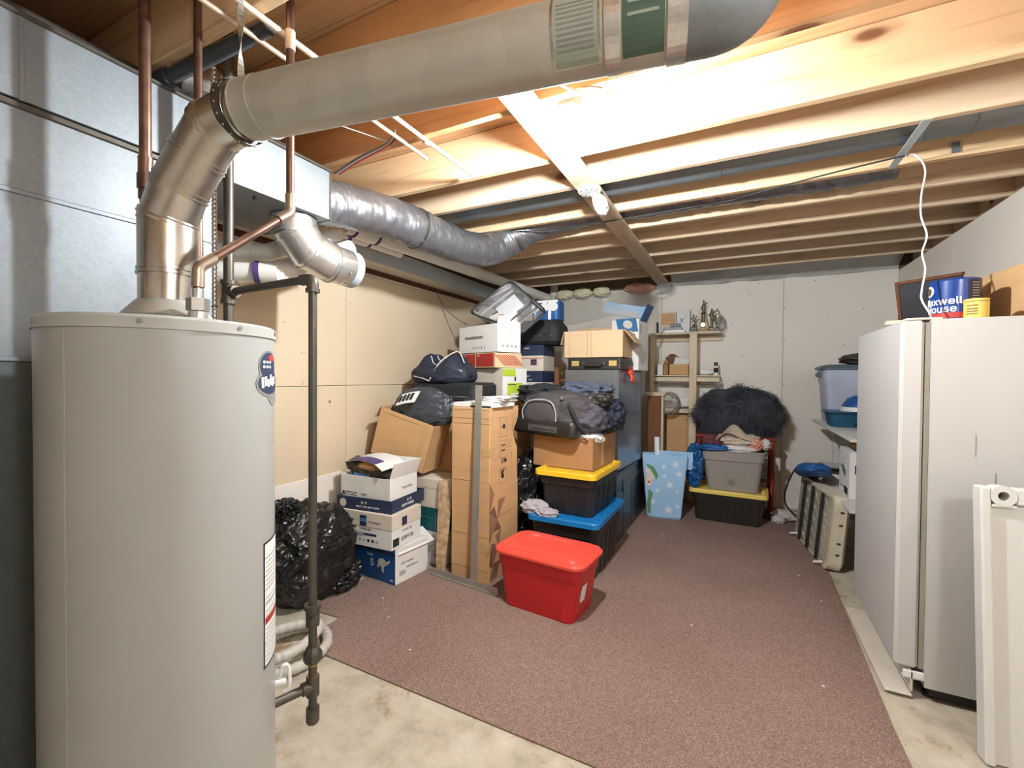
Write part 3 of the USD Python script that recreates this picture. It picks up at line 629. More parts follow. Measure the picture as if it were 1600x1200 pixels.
def band(s0, s1, a0, a1, r, n=14):
    """a patch of the pipe's skin between two stations and two angles (0 = facing the camera side, 90 = top)"""
    A = np.radians(np.linspace(a0, a1, n)); g = []
    for k in range(n - 1):
        q = [H0 + dH * s + rr_ * (math.cos(a) * sd_ + math.sin(a) * np.array([0, 0, 1.0])) for s in (s0, s1) for a in (A[k], A[k + 1]) for rr_ in (r - 0.001, r + 0.0006)]
        g.append(tm(m3.Manifold.hull_points(np.array(q))))
    return cat_(g)
g1 = part('printed_label', band(0.81, 0.905, -75, 60, 0.0716), 'vent_metal', vf, label='pale green printed flue label')
M['label_green'] = mat('label_green', (150, 158, 142), 0.5, var=0.06); M['label_dark_green'] = mat('label_dark_green', (70, 92, 78), 0.5, var=0.1)
part('label_field', band(0.815, 0.90, -72, 56, 0.0722), 'label_green', g1)
part('label_print', [band(0.822, 0.893, a, a + 3, 0.0727, 3) for a in (44, 34, 14, 7, 0, -7, -14, -21, -28, -35, -42, -49)], 'ink_grey', g1)
g2 = part('dark_label', band(0.945, 1.02, -75, 60, 0.0722), 'label_dark_green', vf, label='dark green printed flue label')
part('label_print', [band(0.955, 1.01, a, a + 4, 0.0727, 3) for a in (40, 28, 10, -6, -22)], 'label_green', g2)
part('coupling_band', [band(0.912, 0.94, -180, 180, 0.0735, 40), band(1.025, 1.06, -180, 180, 0.0745, 40)], 'galv_bright', vf)
part('riser_elbow', tube(bend([H1 - dH * 0.03, H1 + dH * 0.1, H1 + dH * 0.1 + np.array([0, 0, 0.52])], 0.09, 10), 0.073, 36), 'galv', vf)
hs = thing('perforated_strap', 'perforated steel hanger strap looped around the start of the flue run', 'strap', (0, 0, 0))
q0 = H0 - dH * 0.03
lp = [q0 + 0.0775 * (math.cos(a) * sd_ + math.sin(a) * np.array([0, 0, 1.0])) for a in np.linspace(math.radians(100), math.radians(-260), 40)]
def ribbon(path, w, wd, t=0.0012):
    g = []; 
    for a, b, da, db in zip(path, path[1:], wd, wd[1:]):
        n_ = np.cross(b - a, da); n_ /= max(np.linalg.norm(n_), 1e-9)
        g.append(tm(m3.Manifold.hull_points(np.array([a + da * w, a - da * w, b + db * w, b - db * w, a + da * w + n_ * t, a - da * w + n_ * t, b + db * w + n_ * t, b - db * w + n_ * t]))))
    return cat_(g)
part('loop', ribbon(lp, 0.011, [dH] * len(lp)), 'steel_dark', hs)
part('strap_hole', [trimesh.creation.icosphere(1, 0.0032).apply_translation(p + (p - q0) / 0.0775 * 0.0006) for p in lp[2:-2:2]], 'nickel', hs)
zz = np.linspace(2.1, 2.655, 40); tw = [np.array([math.cos(a), math.sin(a), 0]) for a in np.linspace(0, 12, 40)]
up_ = [q0 + np.array([0.012 * 0, 0, z - 2.0465]) for z in zz]
part('twisted_hanger', ribbon(up_, 0.008, tw), 'nickel', hs)

# ------------------------------------------------------------------ copper and gas pipes
def fitting(p, u, l, r): p, u = np.array(p, float), np.array(u, float) / np.linalg.norm(u); return tube([p - u * l, p + u * l], r, 18)
Z = (0, 0, 1)
c1 = thing('copper_pipe', 'thick brownish copper pipe dropping behind the flue at the left', 'pipe', (-1.603, 0.711, 0))
part('pipe', rod((0, 0, HZ), (0, 0, 2.66), 0.0155, 18), 'copper', c1)
part('coupling', [fitting((0, 0, 1.985), Z, 0.028, 0.019), fitting((0, 0, 1.94), Z, 0.022, 0.0215)], 'copper', c1)
part('valve_body', [fitting((0, 0, 1.90), Z, 0.012, 0.0185)], 'steel_dark', c1)
c2 = thing('copper_pipe', 'copper hot water pipe with an angled run beside the flue elbow', 'pipe')
pth = bend([(-1.245, 0.665, HZ + 0.005), (-1.245, 0.665, 1.635), (-1.245, 0.932, 1.865), (-1.245, 0.932, 2.655)], 0.035, 8)
part('pipe', tube(pth, 0.0118, 18), 'copper', c2)
part('elbow_fitting', [tube(bend([(-1.245, 0.665, 1.585), (-1.245, 0.665, 1.635), (-1.245, 0.705, 1.669)], 0.03, 8), 0.0148, 18), tube(bend([(-1.245, 0.89, 1.829), (-1.245, 0.932, 1.865), (-1.245, 0.932, 1.92)], 0.03, 8), 0.0148, 18)], 'solder', c2)
part('tee_fitting', [fitting((-1.245, 0.932, 2.39), Z, 0.03, 0.0148)], 'copper_dull', c2)
part('hex_nut', [lathe([(0.0, HZ + 0.03), (0.026, HZ + 0.03), (0.026, HZ + 0.062), (0.0, HZ + 0.062)], (-1.245, 0.665, 0), 6)], 'nickel', c2)
part('union', [fitting((-1.245, 0.665, HZ + 0.014), Z, 0.014, 0.022), fitting((-1.245, 0.665, HZ + 0.075), Z, 0.012, 0.0135)], 'galv_bright', c2)
single('copper_pipe', [rod((-1.52, 0.815, HZ), (-1.52, 0.815, 2.66), 0.0118, 16), fitting((-1.52, 0.815, 1.9), Z, 0.03, 0.0148)], 'copper', 'straight copper pipe standing close behind the flue on the heater top', 'pipe')
single('stub_pipe', [rod((-1.35, 0.6, 2.408), (-1.346, 1.735, 2.408), 0.0085, 12), trimesh.creation.icosphere(2, 0.0115).apply_translation((-1.346, 1.735, 2.408))], 'copper_dull', 'pale capped stub pipe under the joists, the shorter of two', 'pipe')
single('stub_pipe', [rod((-1.262, 0.6, 2.408), (-1.242, 1.985, 2.408), 0.0095, 12), trimesh.creation.icosphere(2, 0.0125).apply_translation((-1.242, 1.985, 2.408)), fitting((-1.255, 1.62, 2.408), (0, 1, 0), 0.014, 0.0125)], 'copper_dull', 'pale capped stub pipe under the joists, the longer of two', 'pipe')
bp = thing('drain_pipe', 'black plastic drain pipe slanting under the joists above the furnace', 'pipe')
part('pipe', tube([(-1.80, 0.862, 2.395), (-1.30, 0.90, 2.43)], 0.024, 20), 'black_pipe', bp)
part('cap', tube([(-1.835, 0.859, 2.392), (-1.775, 0.864, 2.397)], 0.031, 20), 'black_pipe', bp)

GV = (-1.636, 0.976); GD = (-1.26, 1.026)
gp = thing('gas_pipe', 'dark threaded gas pipe with elbow, drop leg and union beside the heater', 'pipe')
part('riser', rod((*GV, 0.9), (*GV, 2.655), 0.0167, 18), 'steel_dark', gp)
part('furnace_branch', rod((*GV, 0.9), (-1.81, 0.976, 0.9), 0.0134, 14), 'steel_dark', gp)
part('branch_elbow', trimesh.creation.icosphere(2, 0.024).apply_translation((*GV, 0.9)), 'steel_dark', gp)
part('tee', [fitting((*GV, 1.655), Z, 0.038, 0.0225), fitting((*GV, 1.69), Z, 0.007, 0.026), fitting((*GV, 1.62), Z, 0.007, 0.026), rod((*GV, 1.655), (-1.60, 0.981, 1.657), 0.0225)], 'steel_dark', gp)
part('horizontal_run', rod((*GV, 1.655), (*GD, 1.68), 0.0134, 16), 'steel_dark', gp)
part('elbow', [tube(bend([(-1.305, 1.02, 1.677), (*GD, 1.68), (*GD, 1.635)], 0.03, 8), 0.0188, 18), fitting((*GD, 1.64), Z, 0.006, 0.0225)], 'steel_dark', gp)
part('drop_leg', rod((*GD, 0.21), (*GD, 1.68), 0.0134, 16), 'steel_dark', gp)
part('gas_cock', [fitting((*GD, 0.555), Z, 0.035, 0.0215), fitting((*GD, 0.585), Z, 0.008, 0.027), rod((GD[0], GD[1], 0.55), (GD[0] + 0.036, GD[1] - 0.02, 0.55), 0.013), rod((GD[0] - 0.03, GD[1] + 0.01, 0.56), (GD[0], GD[1], 0.56), 0.012)], 'steel_dark', gp)
part('union', [lathe([(0.0, 0.395), (0.022, 0.395), (0.03, 0.403), (0.03, 0.428), (0.024, 0.436), (0.018, 0.45), (0.0, 0.45)], (*GD, 0), 8)], 'steel_dark', gp)
part('brass_ring', [fitting((*GD, 0.388), Z, 0.003, 0.0155), fitting((*GD, 0.345), Z, 0.003, 0.0165)], 'brass', gp)
n_ = np.array([HX - GD[0], HY - GD[1]]); n_ /= np.linalg.norm(n_)
part('lower_tee', [fitting((*GD, 0.315), Z, 0.032, 0.021), rod((*GD, 0.315), (GD[0] + n_[0] * 0.035, GD[1] + n_[1] * 0.035, 0.315), 0.021)], 'steel_dark', gp)
part('burner_nipple', rod((*GD, 0.315), (GD[0] + n_[0] * 0.132, GD[1] + n_[1] * 0.132, 0.315), 0.0145, 16), 'steel_dark', gp)
part('drip_cap', lathe([(0.0, 0.19), (0.018, 0.19), (0.0215, 0.197), (0.0215, 0.24), (0.0, 0.24)], (*GD, 0), 18), 'steel_dark', gp)
k_ = np.arange(260); cz = np.linspace(1.3, 2.655, 260)
ac = thing('armoured_cable', 'ribbed silver armoured cable strapped to the gas riser', 'cable')
part('sheath', tube(np.column_stack([np.full(260, -1.672), np.full(260, 0.948), cz]), 0.0085 + 0.0014 * np.sin(k_ * 2.1), 12), 'galv_bright', ac)
part('tie', [tube([(-1.672, 0.948, z), (-1.672, 0.948, z + 0.005)], 0.0105, 12) for z in (1.6, 2.05)], 'cord_black', ac)
k_ = np.arange(200); hz = curve([(-2.030, 1.0, 0.02), (-2.080, 1.45, 0.03), (-1.960, 1.62, 0.03), (-1.800, 1.55, 0.03), (-1.760, 1.38, 0.03), (-1.860, 1.22, 0.03), (-1.980, 1.25, 0.045), (-2.050, 1.42, 0.075), (-1.930, 1.57, 0.085), (-1.850, 1.53, 0.085), (-1.810, 1.36, 0.085), (-1.950, 1.1, 0.06)], 26)
hz = densify(hz, 0.005); single('drain_hose', tube(hz, 0.024 + 0.0016 * np.sin(np.arange(len(hz)) * 1.25), 14), 'hose_grey', 'coiled pale grey corrugated drain hose on the concrete beside the heater', 'hose')

# ------------------------------------------------------------------ ceiling wiring
single('joist_cable', tube(curve([(0.70, 2.70, 2.408), (0.45, 2.74, 2.40), (0.1, 2.84, 2.395), (-0.05, 2.93, 2.405), (-0.3, 2.93, 2.40), (-0.8, 2.94, 2.395), (-1.2, 2.95, 2.405), (-1.5, 2.93, 2.42)], 10), 0.004, 8), 'cord_black', 'thin black cable strung loosely under the joists', 'cable')
wc = thing('power_cord', 'pale extension cord hanging from the ceiling strap down to the fridge top', 'cord')
part('cord', tube(curve([(0.69, 2.70, 2.408), (0.735, 2.71, 2.40), (0.76, 2.69, 2.32), (0.74, 2.66, 2.2), (0.735, 2.64, 2.1), (0.745, 2.6, 2.0), (0.725, 2.58, 1.92), (0.728, 2.55, 1.84), (0.71, 2.52, 1.75), (0.705, 2.50, 1.70), (0.735, 2.50, 1.632), (0.76, 2.62, 1.63)], 12), 0.0038, 10), 'cord_white', wc)
cw = thing('cable_bundle', 'bundle of old wires stapled along a joist by the main duct', 'cable')
for k, (m_, o) in enumerate((('cord_grey', 0), ('cord_grey', 0.012), ('cord_white', 0.024), ('cord_red', 0.034))):
    part('wire', tube(curve([(-1.79 + 0.01 * k, 1.585, 2.36 - o * 0.4), (-1.62, 1.58, 2.40 - o * 0.6), (-1.45, 1.578, 2.425 - o * 0.5), (-1.38, 1.56, 2.46 - o)]), 0.0045, 8), m_, cw)
single('bare_wire', tube(curve([(-1.60, 1.1, 2.40), (-1.52, 1.3, 2.405), (-1.42, 1.55, 2.415)]), 0.003, 6), 'nickel', 'single thin grey wire crossing from the flue to the joist', 'wire')
single('bundle_cable', tube(curve([(-1.60, 1.05, 2.37), (-1.54, 1.2, 2.40), (-1.47, 1.33, 2.45), (-1.42, 1.45, 2.55)]), 0.0055, 8), 'copper_dull', 'buff cable curling up between the joists above the flue', 'cable')
single('silver_collar', [tube([(-1.93, 0.9, 2.5), (-1.85, 1.15, 2.5)], 0.07, 26), tube([(-1.91, 0.96, 2.5), (-1.905, 0.975, 2.5)], 0.074, 26)], 'galv_bright', 'short shiny round duct section tucked above the main duct', 'duct')
single('wall_wire', tube(curve([(XL + 0.016, 3.52, 2.19), (XL + 0.03, 3.52, 2.12), (-2.5, 3.55, 2.0), (-2.35, 3.5, 1.9), (-2.2, 3.45, 1.83)]), 0.004, 8), 'cord_grey', 'thin grey wire drooping from the left wall top to the white carton', 'wire')

# ------------------------------------------------------------------ builders for boxes, totes and bags
X_, Y_, Zu = (1, 0, 0), (0, 1, 0), (0, 0, 1)
def carton(name, label, loc, rz, w, d, h, m='cardboard', group=None, seam=True, cat='cardboard box'):
    t = thing(name, label, cat, loc, rz, group)
    b = part('body', cbox(w, d, h, 0.004), m, t)
    if seam: part('flap_seam', box(-w / 2 + 0.004, w / 2 - 0.004, -0.0015, 0.0015, h - 0.0005, h + 0.0008, 0), 'ink_brown', t)
    return t
def open_carton(name, label, loc, rz, w, d, h, m='cardboard', flaps=(), group=None, t_=0.005, cat='cardboard box'):
    """flaps: (side, length, angle from vertical outward)"""
    t = thing(name, label, cat, loc, rz, group)
    part('body', [box(-w / 2, w / 2, -d / 2, d / 2, 0, t_, 0.001), box(-w / 2, w / 2, -d / 2, -d / 2 + t_, 0, h, 0.001), box(-w / 2, w / 2, d / 2 - t_, d / 2, 0, h, 0.001),
                  box(-w / 2, -w / 2 + t_, -d / 2, d / 2, 0, h, 0.001), box(w / 2 - t_, w / 2, -d / 2, d / 2, 0, h, 0.001)], m, t)
    for s, l, a in flaps:
        if s == 'r': f = rot(box(-t_, 0, -d / 2 + 0.003, d / 2 - 0.003, 0, l, 0.001), a, Y_).apply_translation((w / 2, 0, h))
        if s == 'l': f = rot(box(0, t_, -d / 2 + 0.003, d / 2 - 0.003, 0, l, 0.001), -a, Y_).apply_translation((-w / 2, 0, h))
        if s == 'f': f = rot(box(-w / 2 + 0.003, w / 2 - 0.003, 0, t_, 0, l, 0.001), a, X_).apply_translation((0, -d / 2, h))
        if s == 'b': f = rot(box(-w / 2 + 0.003, w / 2 - 0.003, -t_, 0, 0, l, 0.001), -a, X_).apply_translation((0, d / 2, h))
        part('flap', f, m, t)
    return t
def ff(w, d, x, z):                       # a point on the front face; x from its left edge
    return (-w / 2 + x, -d / 2 - 0.0006, z)
def fr(w, d, y, z):                       # a point on the right face; y from its near edge
    return (w / 2 + 0.0006, -d / 2 + y, z)
def ptext(t, s, h, o, right, m='ink', bold=False, squeeze=1.0, name='lettering'):
    return part(name, text(s, h, o, right, Zu, bold, 0.0012, squeeze), m, t, smooth=False)
def pplate(t, w, h, o, right, m, name='print_patch'):
    return part(name, plate(w, h, o, right, Zu), m, t, smooth=False)

def tote(name, label, loc, rz, w, d, h, body, lid, group=None, ribs=0, taper=0.84, lid_h=0.035, style='smooth', has_lid=True):
    t = thing(name, label, 'storage tote', loc, rz, group)
    wb, db = w * 0.93, d * 0.92
    def mod(p, z):
        if not ribs: return p
        q = p.copy(); s = 0.006 * np.sign(np.sin(np.arange(len(p)) * 0 + (p[:, 0] * 55 + p[:, 1] * 55)))
        n = p / np.linalg.norm(p, axis=1, keepdims=True); return q - n * np.maximum(s, 0)[:, None]
    def rr(sx, r, z):
        p = rrect(wb * sx, db * sx, r, 5)
        p = np.vstack([p, p[:1]]); p = densify(np.column_stack([p, np.zeros(len(p))]), 0.012 if ribs else 0.05)[:-1, :2]
        return p
    N = None; R = []
    base = rr(1.0, 0.05, 0)
    for z, s in ((0.0, taper - 0.015), (0.012, taper), (h * 0.5, taper + (1 - taper) * 0.45), (h * 0.72, taper + (1 - taper) * 0.62), (h * 0.75, taper + (1 - taper) * 0.86), (h, 1.0)):
        p = base * s; 
        if ribs and z < h * 0.74: p = mod(p, z)
        R.append(np.column_stack([p, np.full(len(p), z)]))
    if has_lid:
        part('body', loft(R), body, t, smooth=30)
    else:
        th = 0.006; inner = [np.column_stack([r[:, :2] * (1 - 2 * th / min(w, d)), np.maximum(r[:, 2], 0.01)]) for r in R]
        rim = np.column_stack([base * 1.035, np.full(len(base), h - 0.012)]); rim2 = np.column_stack([base * 1.035, np.full(len(base), h)])
        part('body', loft(R[:-1] + [np.column_stack([base, np.full(len(base), h - 0.012)]), rim, rim2] + inner[::-1]), body, t, smooth=30); return t
    z0 = h - 0.012
    if style == 'smooth':     # domed lid with a raised rim and a sunken oval
        sp = [(w * 0.96, d * 0.95, 0.06, z0), (w, d, 0.07, z0 + 0.002), (w * 1.005, d * 1.008, 0.07, z0 + 0.016), (w * 0.97, d * 0.955, 0.065, z0 + 0.03), (w * 0.90, d * 0.86, 0.06, z0 + 0.031),
              (w * 0.87, d * 0.82, 0.06, z0 + 0.043), (w * 0.80, d * 0.74, 0.055, z0 + 0.046), (w * 0.62, d * 0.58, 0.07, z0 + 0.048), (w * 0.575, d * 0.52, 0.065, z0 + 0.036), (w * 0.3, d * 0.25, 0.04, z0 + 0.036)]
        part('lid', rings(sp, 8), lid, t, smooth=30)
    else:                     # heavy-duty lid: flat rim, sunk top, notches round the edge
        sp = [(w * 0.97, d * 0.97, 0.04, z0), (w, d, 0.045, z0), (w, d, 0.045, z0 + 0.03), (w * 0.985, d * 0.985, 0.04, z0 + 0.036), (w * 0.90, d * 0.92, 0.035, z0 + 0.036), (w * 0.89, d * 0.91, 0.03, z0 + 0.024), (w * 0.5, d * 0.5, 0.03, z0 + 0.024)]
        L = part('lid', rings(sp, 6), lid, t, smooth=25)
        for k in np.linspace(-0.36, 0.36, 5):
            part('lid_notch', cbox(w * 0.08, d * 0.035, 0.014, 0.003, (k * w, -d * 0.452, z0 + 0.0235)), lid, L)
        for k in np.linspace(-0.4, 0.4, 7):
            part('lid_notch', cbox(w * 0.05, d * 0.06, 0.014, 0.003, (w * 0.443, k * d, z0 + 0.0235)), lid, L)
    return t

# ------------------------------------------------------------------ the red tote and the big pile in the middle
rt_ = tote('storage_tote', 'bright red plastic tote with domed red lid on the carpet', (-0.985, 2.455, 0.007), -5.5, 0.575, 0.372, 0.325, 'red_plastic', 'red_lid')
part('corner_recess', [rot(lathe([(0.0, 0.012), (0.052, 0.012), (0.055, 0.12), (0.046, 0.17), (0.02, 0.20), (0.0, 0.205)], n=20), 0).apply_translation((0.165, -0.098, 0)),
                       rot(lathe([(0.0, 0.012), (0.04, 0.012), (0.042, 0.12), (0.036, 0.17), (0.015, 0.2), (0.0, 0.205)], n=20), 0).apply_translation((-0.178, -0.107, 0))], 'red_plastic', rt_)
lb_ = part('sticker', plate(0.06, 0.10, (0.2345, -0.08, 0.10), (0.05, 1, 0), (0.18, 0, 1)), 'white_paper', rt_, label='torn white sticker')
part('sticker_print', plate(0.035, 0.02, (0.232, -0.06, 0.105), (0.05, 1, 0), (0.18, 0, 1), 0.0016), 'ink', lb_)
tote('storage_tote', 'black ribbed tote with bright blue lid, bottom of the middle stack', (-1.032, 3.163, 0.007), -1, 0.517, 0.728, 0.375, 'black_plastic', 'blue_lid', ribs=1, style='tough', taper=0.88)
tote('storage_tote', 'black tote with bright yellow lid standing on the blue-lidded tote', (-1.037, 3.20, 0.396), -2.8, 0.46, 0.64, 0.285, 'black_plastic', 'yellow_lid', ribs=1, style='tough', taper=0.86)
w, d, h = 0.475, 0.5, 0.232
oc = open_carton('open_carton', 'open brown carton under the wheeled bag on the yellow-lidded tote', (-1.11, 3.31, 0.696), -4, w, d, h, 'cardboard_dark', ())
part('tape_strip', plate(0.06, 0.20, fr(w, d, 0.16, 0.012), Y_, Zu), 'tape', oc)
part('scrawl', [face(rot(box(-0.03, 0.03, -0.002, 0.002, 0, 0.001, 0), a), fr(w, d, 0.25 + 0.03 * k, 0.13 + 0.01 * (k % 2)), Y_, Zu) for k, a in enumerate((20, -35, 60, 10))], 'ink_brown', oc)
single('crumpled_paper', [blob(0.12, 0.1, 0.045, (-0.97, 3.15, 0.918), 0.3, 4, 3), blob(0.09, 0.12, 0.05, (-1.0, 3.42, 0.915), 0.3, 4, 6)], 'white_paper', 'crumpled white paper sticking out of the carton under the wheeled bag', 'paper')

db = thing('wheeled_bag', 'grey and black wheeled duffel bag lying on the open carton', 'bag', (-1.17, 3.17, 0.935), -8)
bs = part('base_panel', rot(rings([(0.50, 0.10, 0.03, 0.0), (0.53, 0.14, 0.05, 0.02), (0.53, 0.14, 0.05, 0.09), (0.50, 0.11, 0.04, 0.115)], 6).apply_translation((-0.05, -0.16, 0.0)), 3, Y_), 'black_plastic', db)
part('handle_slot', [rot(box(-0.16, 0.08, -0.236, -0.228, 0.03, 0.075, 0.004), 3, Y_), rot(box(-0.14, 0.06, -0.242, -0.234, 0.048, 0.062, 0.004), 3, Y_)], 'charcoal_fabric', bs)
part('fabric_body', blob(0.30, 0.25, 0.16, (-0.02, 0.04, 0.17), 0.13, 2.6, 4, 0.75, flat=0.9, sub=5), 'charcoal_fabric', db)
part('side_panel', blob(0.17, 0.2, 0.13, (0.16, 0.05, 0.13), 0.2, 3.2, 8, 0.8, flat=0.9), 'grey_fabric', db)
pk = part('front_pocket', rot(blob(0.16, 0.05, 0.09, (-0.07, -0.185, 0.17), 0.08, 2.5, 5, 0.7), 0), 'charcoal_fabric', db)
part('piping', tube(curve([(-0.20, -0.235, 0.115), (-0.195, -0.25, 0.18), (-0.15, -0.245, 0.245), (-0.06, -0.24, 0.262), (0.03, -0.24, 0.25), (0.07, -0.24, 0.19), (0.075, -0.235, 0.11)]), 0.0045, 8), 'grey_cloth', pk)
part('strap', [tube(curve([(0.10, -0.16, 0.26), (0.17, -0.19, 0.2), (0.22, -0.18, 0.1), (0.27, -0.15, 0.03)]), 0.014, 8), tube(curve([(0.12, 0.0, 0.30), (0.22, 0.02, 0.28), (0.3, 0.0, 0.18), (0.31, -0.04, 0.05)]), 0.012, 8)], 'black_fabric', db)
part('zip_pull', blob(0.012, 0.01, 0.014, (0.10, -0.2, 0.275), 0.1, 2), 'silver', db)
single('denim_jacket', blob(0.20, 0.14, 0.07, (-1.02, 3.26, 1.255), 0.35, 3.2, 11, 0.8, sub=5), 'denim', 'faded blue denim jacket heaped on the wheeled bag', 'clothing', smooth=True)
single('dark_garment', blob(0.19, 0.12, 0.085, (-1.36, 3.22, 1.22), 0.35, 3.4, 13, 0.8, sub=5), 'black_fabric', 'dark crumpled garment behind the wheeled bag beside the tall carton', 'clothing', smooth=True)
single('navy_garment', [blob(0.12, 0.14, 0.12, (-0.86, 3.33, 1.08), 0.4, 3.4, 15, 0.8, sub=4)], 'navy_fabric', 'navy crumpled garment slipping off the right of the wheeled bag', 'clothing', smooth=True)
single('black_pouch', blob(0.10, 0.10, 0.06, (-0.90, 3.2, 1.20), 0.25, 3, 17, 0.8), 'leather', 'small black pouch on top of the navy garment', 'bag', smooth=True)
single('grey_sweater', [blob(0.10, 0.07, 0.055, (-1.27, 2.90, 0.43), 0.3, 3, 19), blob(0.08, 0.06, 0.035, (-1.16, 2.86, 0.418), 0.3, 3, 20)], 'grey_cloth', 'grey sweater scrap lying on the front of the blue lid', 'clothing', smooth=True)
single('rubbish_bag', blob(0.15, 0.27, 0.37, (-1.46, 3.24, 0.36), 0.2, 2.6, 21, 0.85, flat=0.95, sub=5, ridge=True), 'black_bag', 'black plastic bag squeezed between the tall carton and the black totes', 'bag', smooth=True)

tk = thing('footlocker', 'long black footlocker trunk beneath the grey cabinet', 'trunk', (-1.09, 4.12, 0.007), -1)
part('body', cbox(0.50, 1.12, 0.44, 0.006), 'trunk_black', tk)
part('lid', cbox(0.505, 1.125, 0.125, 0.008, (0, 0, 0.445)), 'trunk_black', tk)
part('edge_trim', [box(-0.254, 0.254, s * 0.563 - 0.004, s * 0.563 + 0.004, z, z + 0.02, 0.002) for s in (-1, 1) for z in (0.425, 0.448)] + [box(0.250, 0.2555, -0.563, 0.563, z, z + 0.02, 0.001) for z in (0.425, 0.448)], 'trunk_edge', tk)
part('panel_rib', [box(0.249, 0.253, y - 0.012, y + 0.012, 0.02, 0.42, 0.001) for y in (-0.3, 0.0, 0.3)], 'trunk_black', tk)
part('hasp', box(0.25, 0.262, -0.36, -0.32, 0.39, 0.49, 0.003), 'trunk_edge', tk)
gc = thing('metal_cabinet', 'tall grey metal cabinet with shiny blue-grey side standing on the trunk', 'cabinet', (-1.082, 4.04, 0.582), -4.5)
part('shell', cbox(0.485, 0.70, 0.84, 0.004), 'cabinet_grey', gc)
part('side_skin', box(0.2425, 0.2445, -0.345, 0.345, 0.005, 0.835, 0.0008), 'cabinet_side', gc)
part('front_panel', box(-0.225, 0.19, -0.356, -0.35, 0.01, 0.81, 0.003), 'cabinet_grey', gc)
part('edge_frame', [box(0.24, 0.2465, 0.315, 0.351, 0, 0.84, 0.001), box(0.24, 0.2465, -0.351, 0.351, 0.822, 0.84, 0.001)], 'slate_lid', gc)
part('key_hole', face(trimesh.creation.cylinder(0.012, 0.004, sections=14), (0.246, 0.05, 0.74), Y_, Zu), 'ink', gc)
bc = thing('briefcase', 'black leather briefcase with gold latches lying on the grey cabinet', 'briefcase', (-1.075, 3.87, 1.424), -3)
part('lower_shell', rings([(0.47, 0.345, 0.02, 0.0), (0.485, 0.36, 0.03, 0.006), (0.485, 0.36, 0.03, 0.052)]), 'leather', bc)
part('upper_shell', rings([(0.485, 0.36, 0.03, 0.054), (0.485, 0.36, 0.03, 0.092), (0.47, 0.345, 0.02, 0.1)]), 'leather', bc)
part('handle', tube(bend([(-0.075, -0.182, 0.05), (-0.07, -0.215, 0.035), (0.07, -0.215, 0.035), (0.075, -0.182, 0.05)], 0.02), 0.009, 12), 'leather', bc)
for s in (-1, 1):
    part('handle_mount', box(s * 0.085 - 0.012, s * 0.085 + 0.012, -0.188, -0.179, 0.04, 0.062, 0.002), 'silver', bc)
    part('latch', [box(s * 0.165 - 0.034, s * 0.165 + 0.034, -0.185, -0.179, 0.03, 0.075, 0.002), box(s * 0.165 - 0.012, s * 0.165 + 0.012, -0.188, -0.184, 0.05, 0.07, 0.002)], 'gold', bc)
w, d, h = 0.52, 0.34, 0.232
tc = open_carton('open_carton', 'open pale brown carton with a drooping right flap on the briefcase', (-1.10, 3.88, 1.526), 0, w, d, h, 'cardboard_light', (('r', 0.15, 140), ('b', 0.10, 50), ('l', 0.12, 165)))
part('crease', [plate(0.0015, h - 0.01, ff(w, d, x, 0.005), X_, Zu, 0.0006) for x in (0.05, 0.21, 0.245)], 'ink_brown', tc)

w, d, h = 0.25, 0.30, 0.46
bx = thing('tool_carton', 'white printed carton with blue top flaps behind the briefcase', 'cardboard box', (-0.895, 4.235, 1.424), -6)
part('body', cbox(w, d, h, 0.003), 'white_paper', bx)
part('front_flap', rot(box(-0.06, 0.12, -0.003, 0.003, 0, 0.13, 0.001), 35, X_).apply_translation((0.0, -0.153, h - 0.11)), 'ink_sky', bx)
part('flap_disc', rot(face(trimesh.creation.cylinder(0.042, 0.002, sections=24), (0.04, -0.0045, 0.075), X_, Zu), 35, X_).apply_translation((0.0, -0.153, h - 0.11)), 'white_paper', bx)
f_ = part('top_flap', rot(rot(box(-0.36, 0.02, -0.004, 0.0, 0, 0.11, 0.001), 12, Y_), -8, X_).apply_translation((0.10, -0.02, h + 0.02)), 'ink_pale_blue', bx, label='long pale blue flap with printed text')
part('flap_print', [rot(rot(box(-0.36 + 0.02, -0.05, -0.006, -0.0035, 0.07, 0.085, 0), 12, Y_), -8, X_).apply_translation((0.10, -0.02, h + 0.02)), rot(rot(box(-0.33, -0.02, -0.006, -0.0035, 0.005, 0.05, 0), 12, Y_), -8, X_).apply_translation((0.10, -0.02, h + 0.02))], 'ink_light', f_)
part('side_flap', rot(box(0, 0.004, -0.10, 0.10, 0, 0.16, 0.001), 25, Y_).apply_translation((w / 2, -0.02, h - 0.01)), 'ink_blue', bx)
for x, z, a, b in ((0.08, 0.30, 0.012, 0.03), (0.20, 0.26, 0.02, 0.07), (0.16, 0.12, 0.02, 0.02), (0.19, 0.04, 0.014, 0.03), (0.12, 0.05, 0.01, 0.02)): pplate(bx, a, b, ff(w, d, x, z), X_, 'ink_grey')
for z in (0.19, 0.205, 0.22, 0.235, 0.34): pplate(bx, 0.12, 0.004, ff(w, d, 0.03, z), X_, 'ink_light')
pplate(bx, 0.02, 0.09, fr(w, d, 0.05, 0.33), Y_, 'ink_grey')
gl = thing('work_glove', 'orange-red rubber gloves hanging over the cabinet edge', 'glove', (-0.84, 3.93, 1.424), 0)
part('palm', [blob(0.03, 0.045, 0.028, (0.015, 0.0, -0.02), 0.15, 3, 2)], 'orange_rubber', gl)
for k in range(4): part('finger', tube(curve([(0.02, -0.03 + 0.02 * k, -0.03), (0.034, -0.034 + 0.024 * k, -0.065), (0.032, -0.04 + 0.026 * k, -0.10 - 0.01 * (k % 2))]), [0.011] * 16 + [0.007], 10), 'orange_rubber', gl)
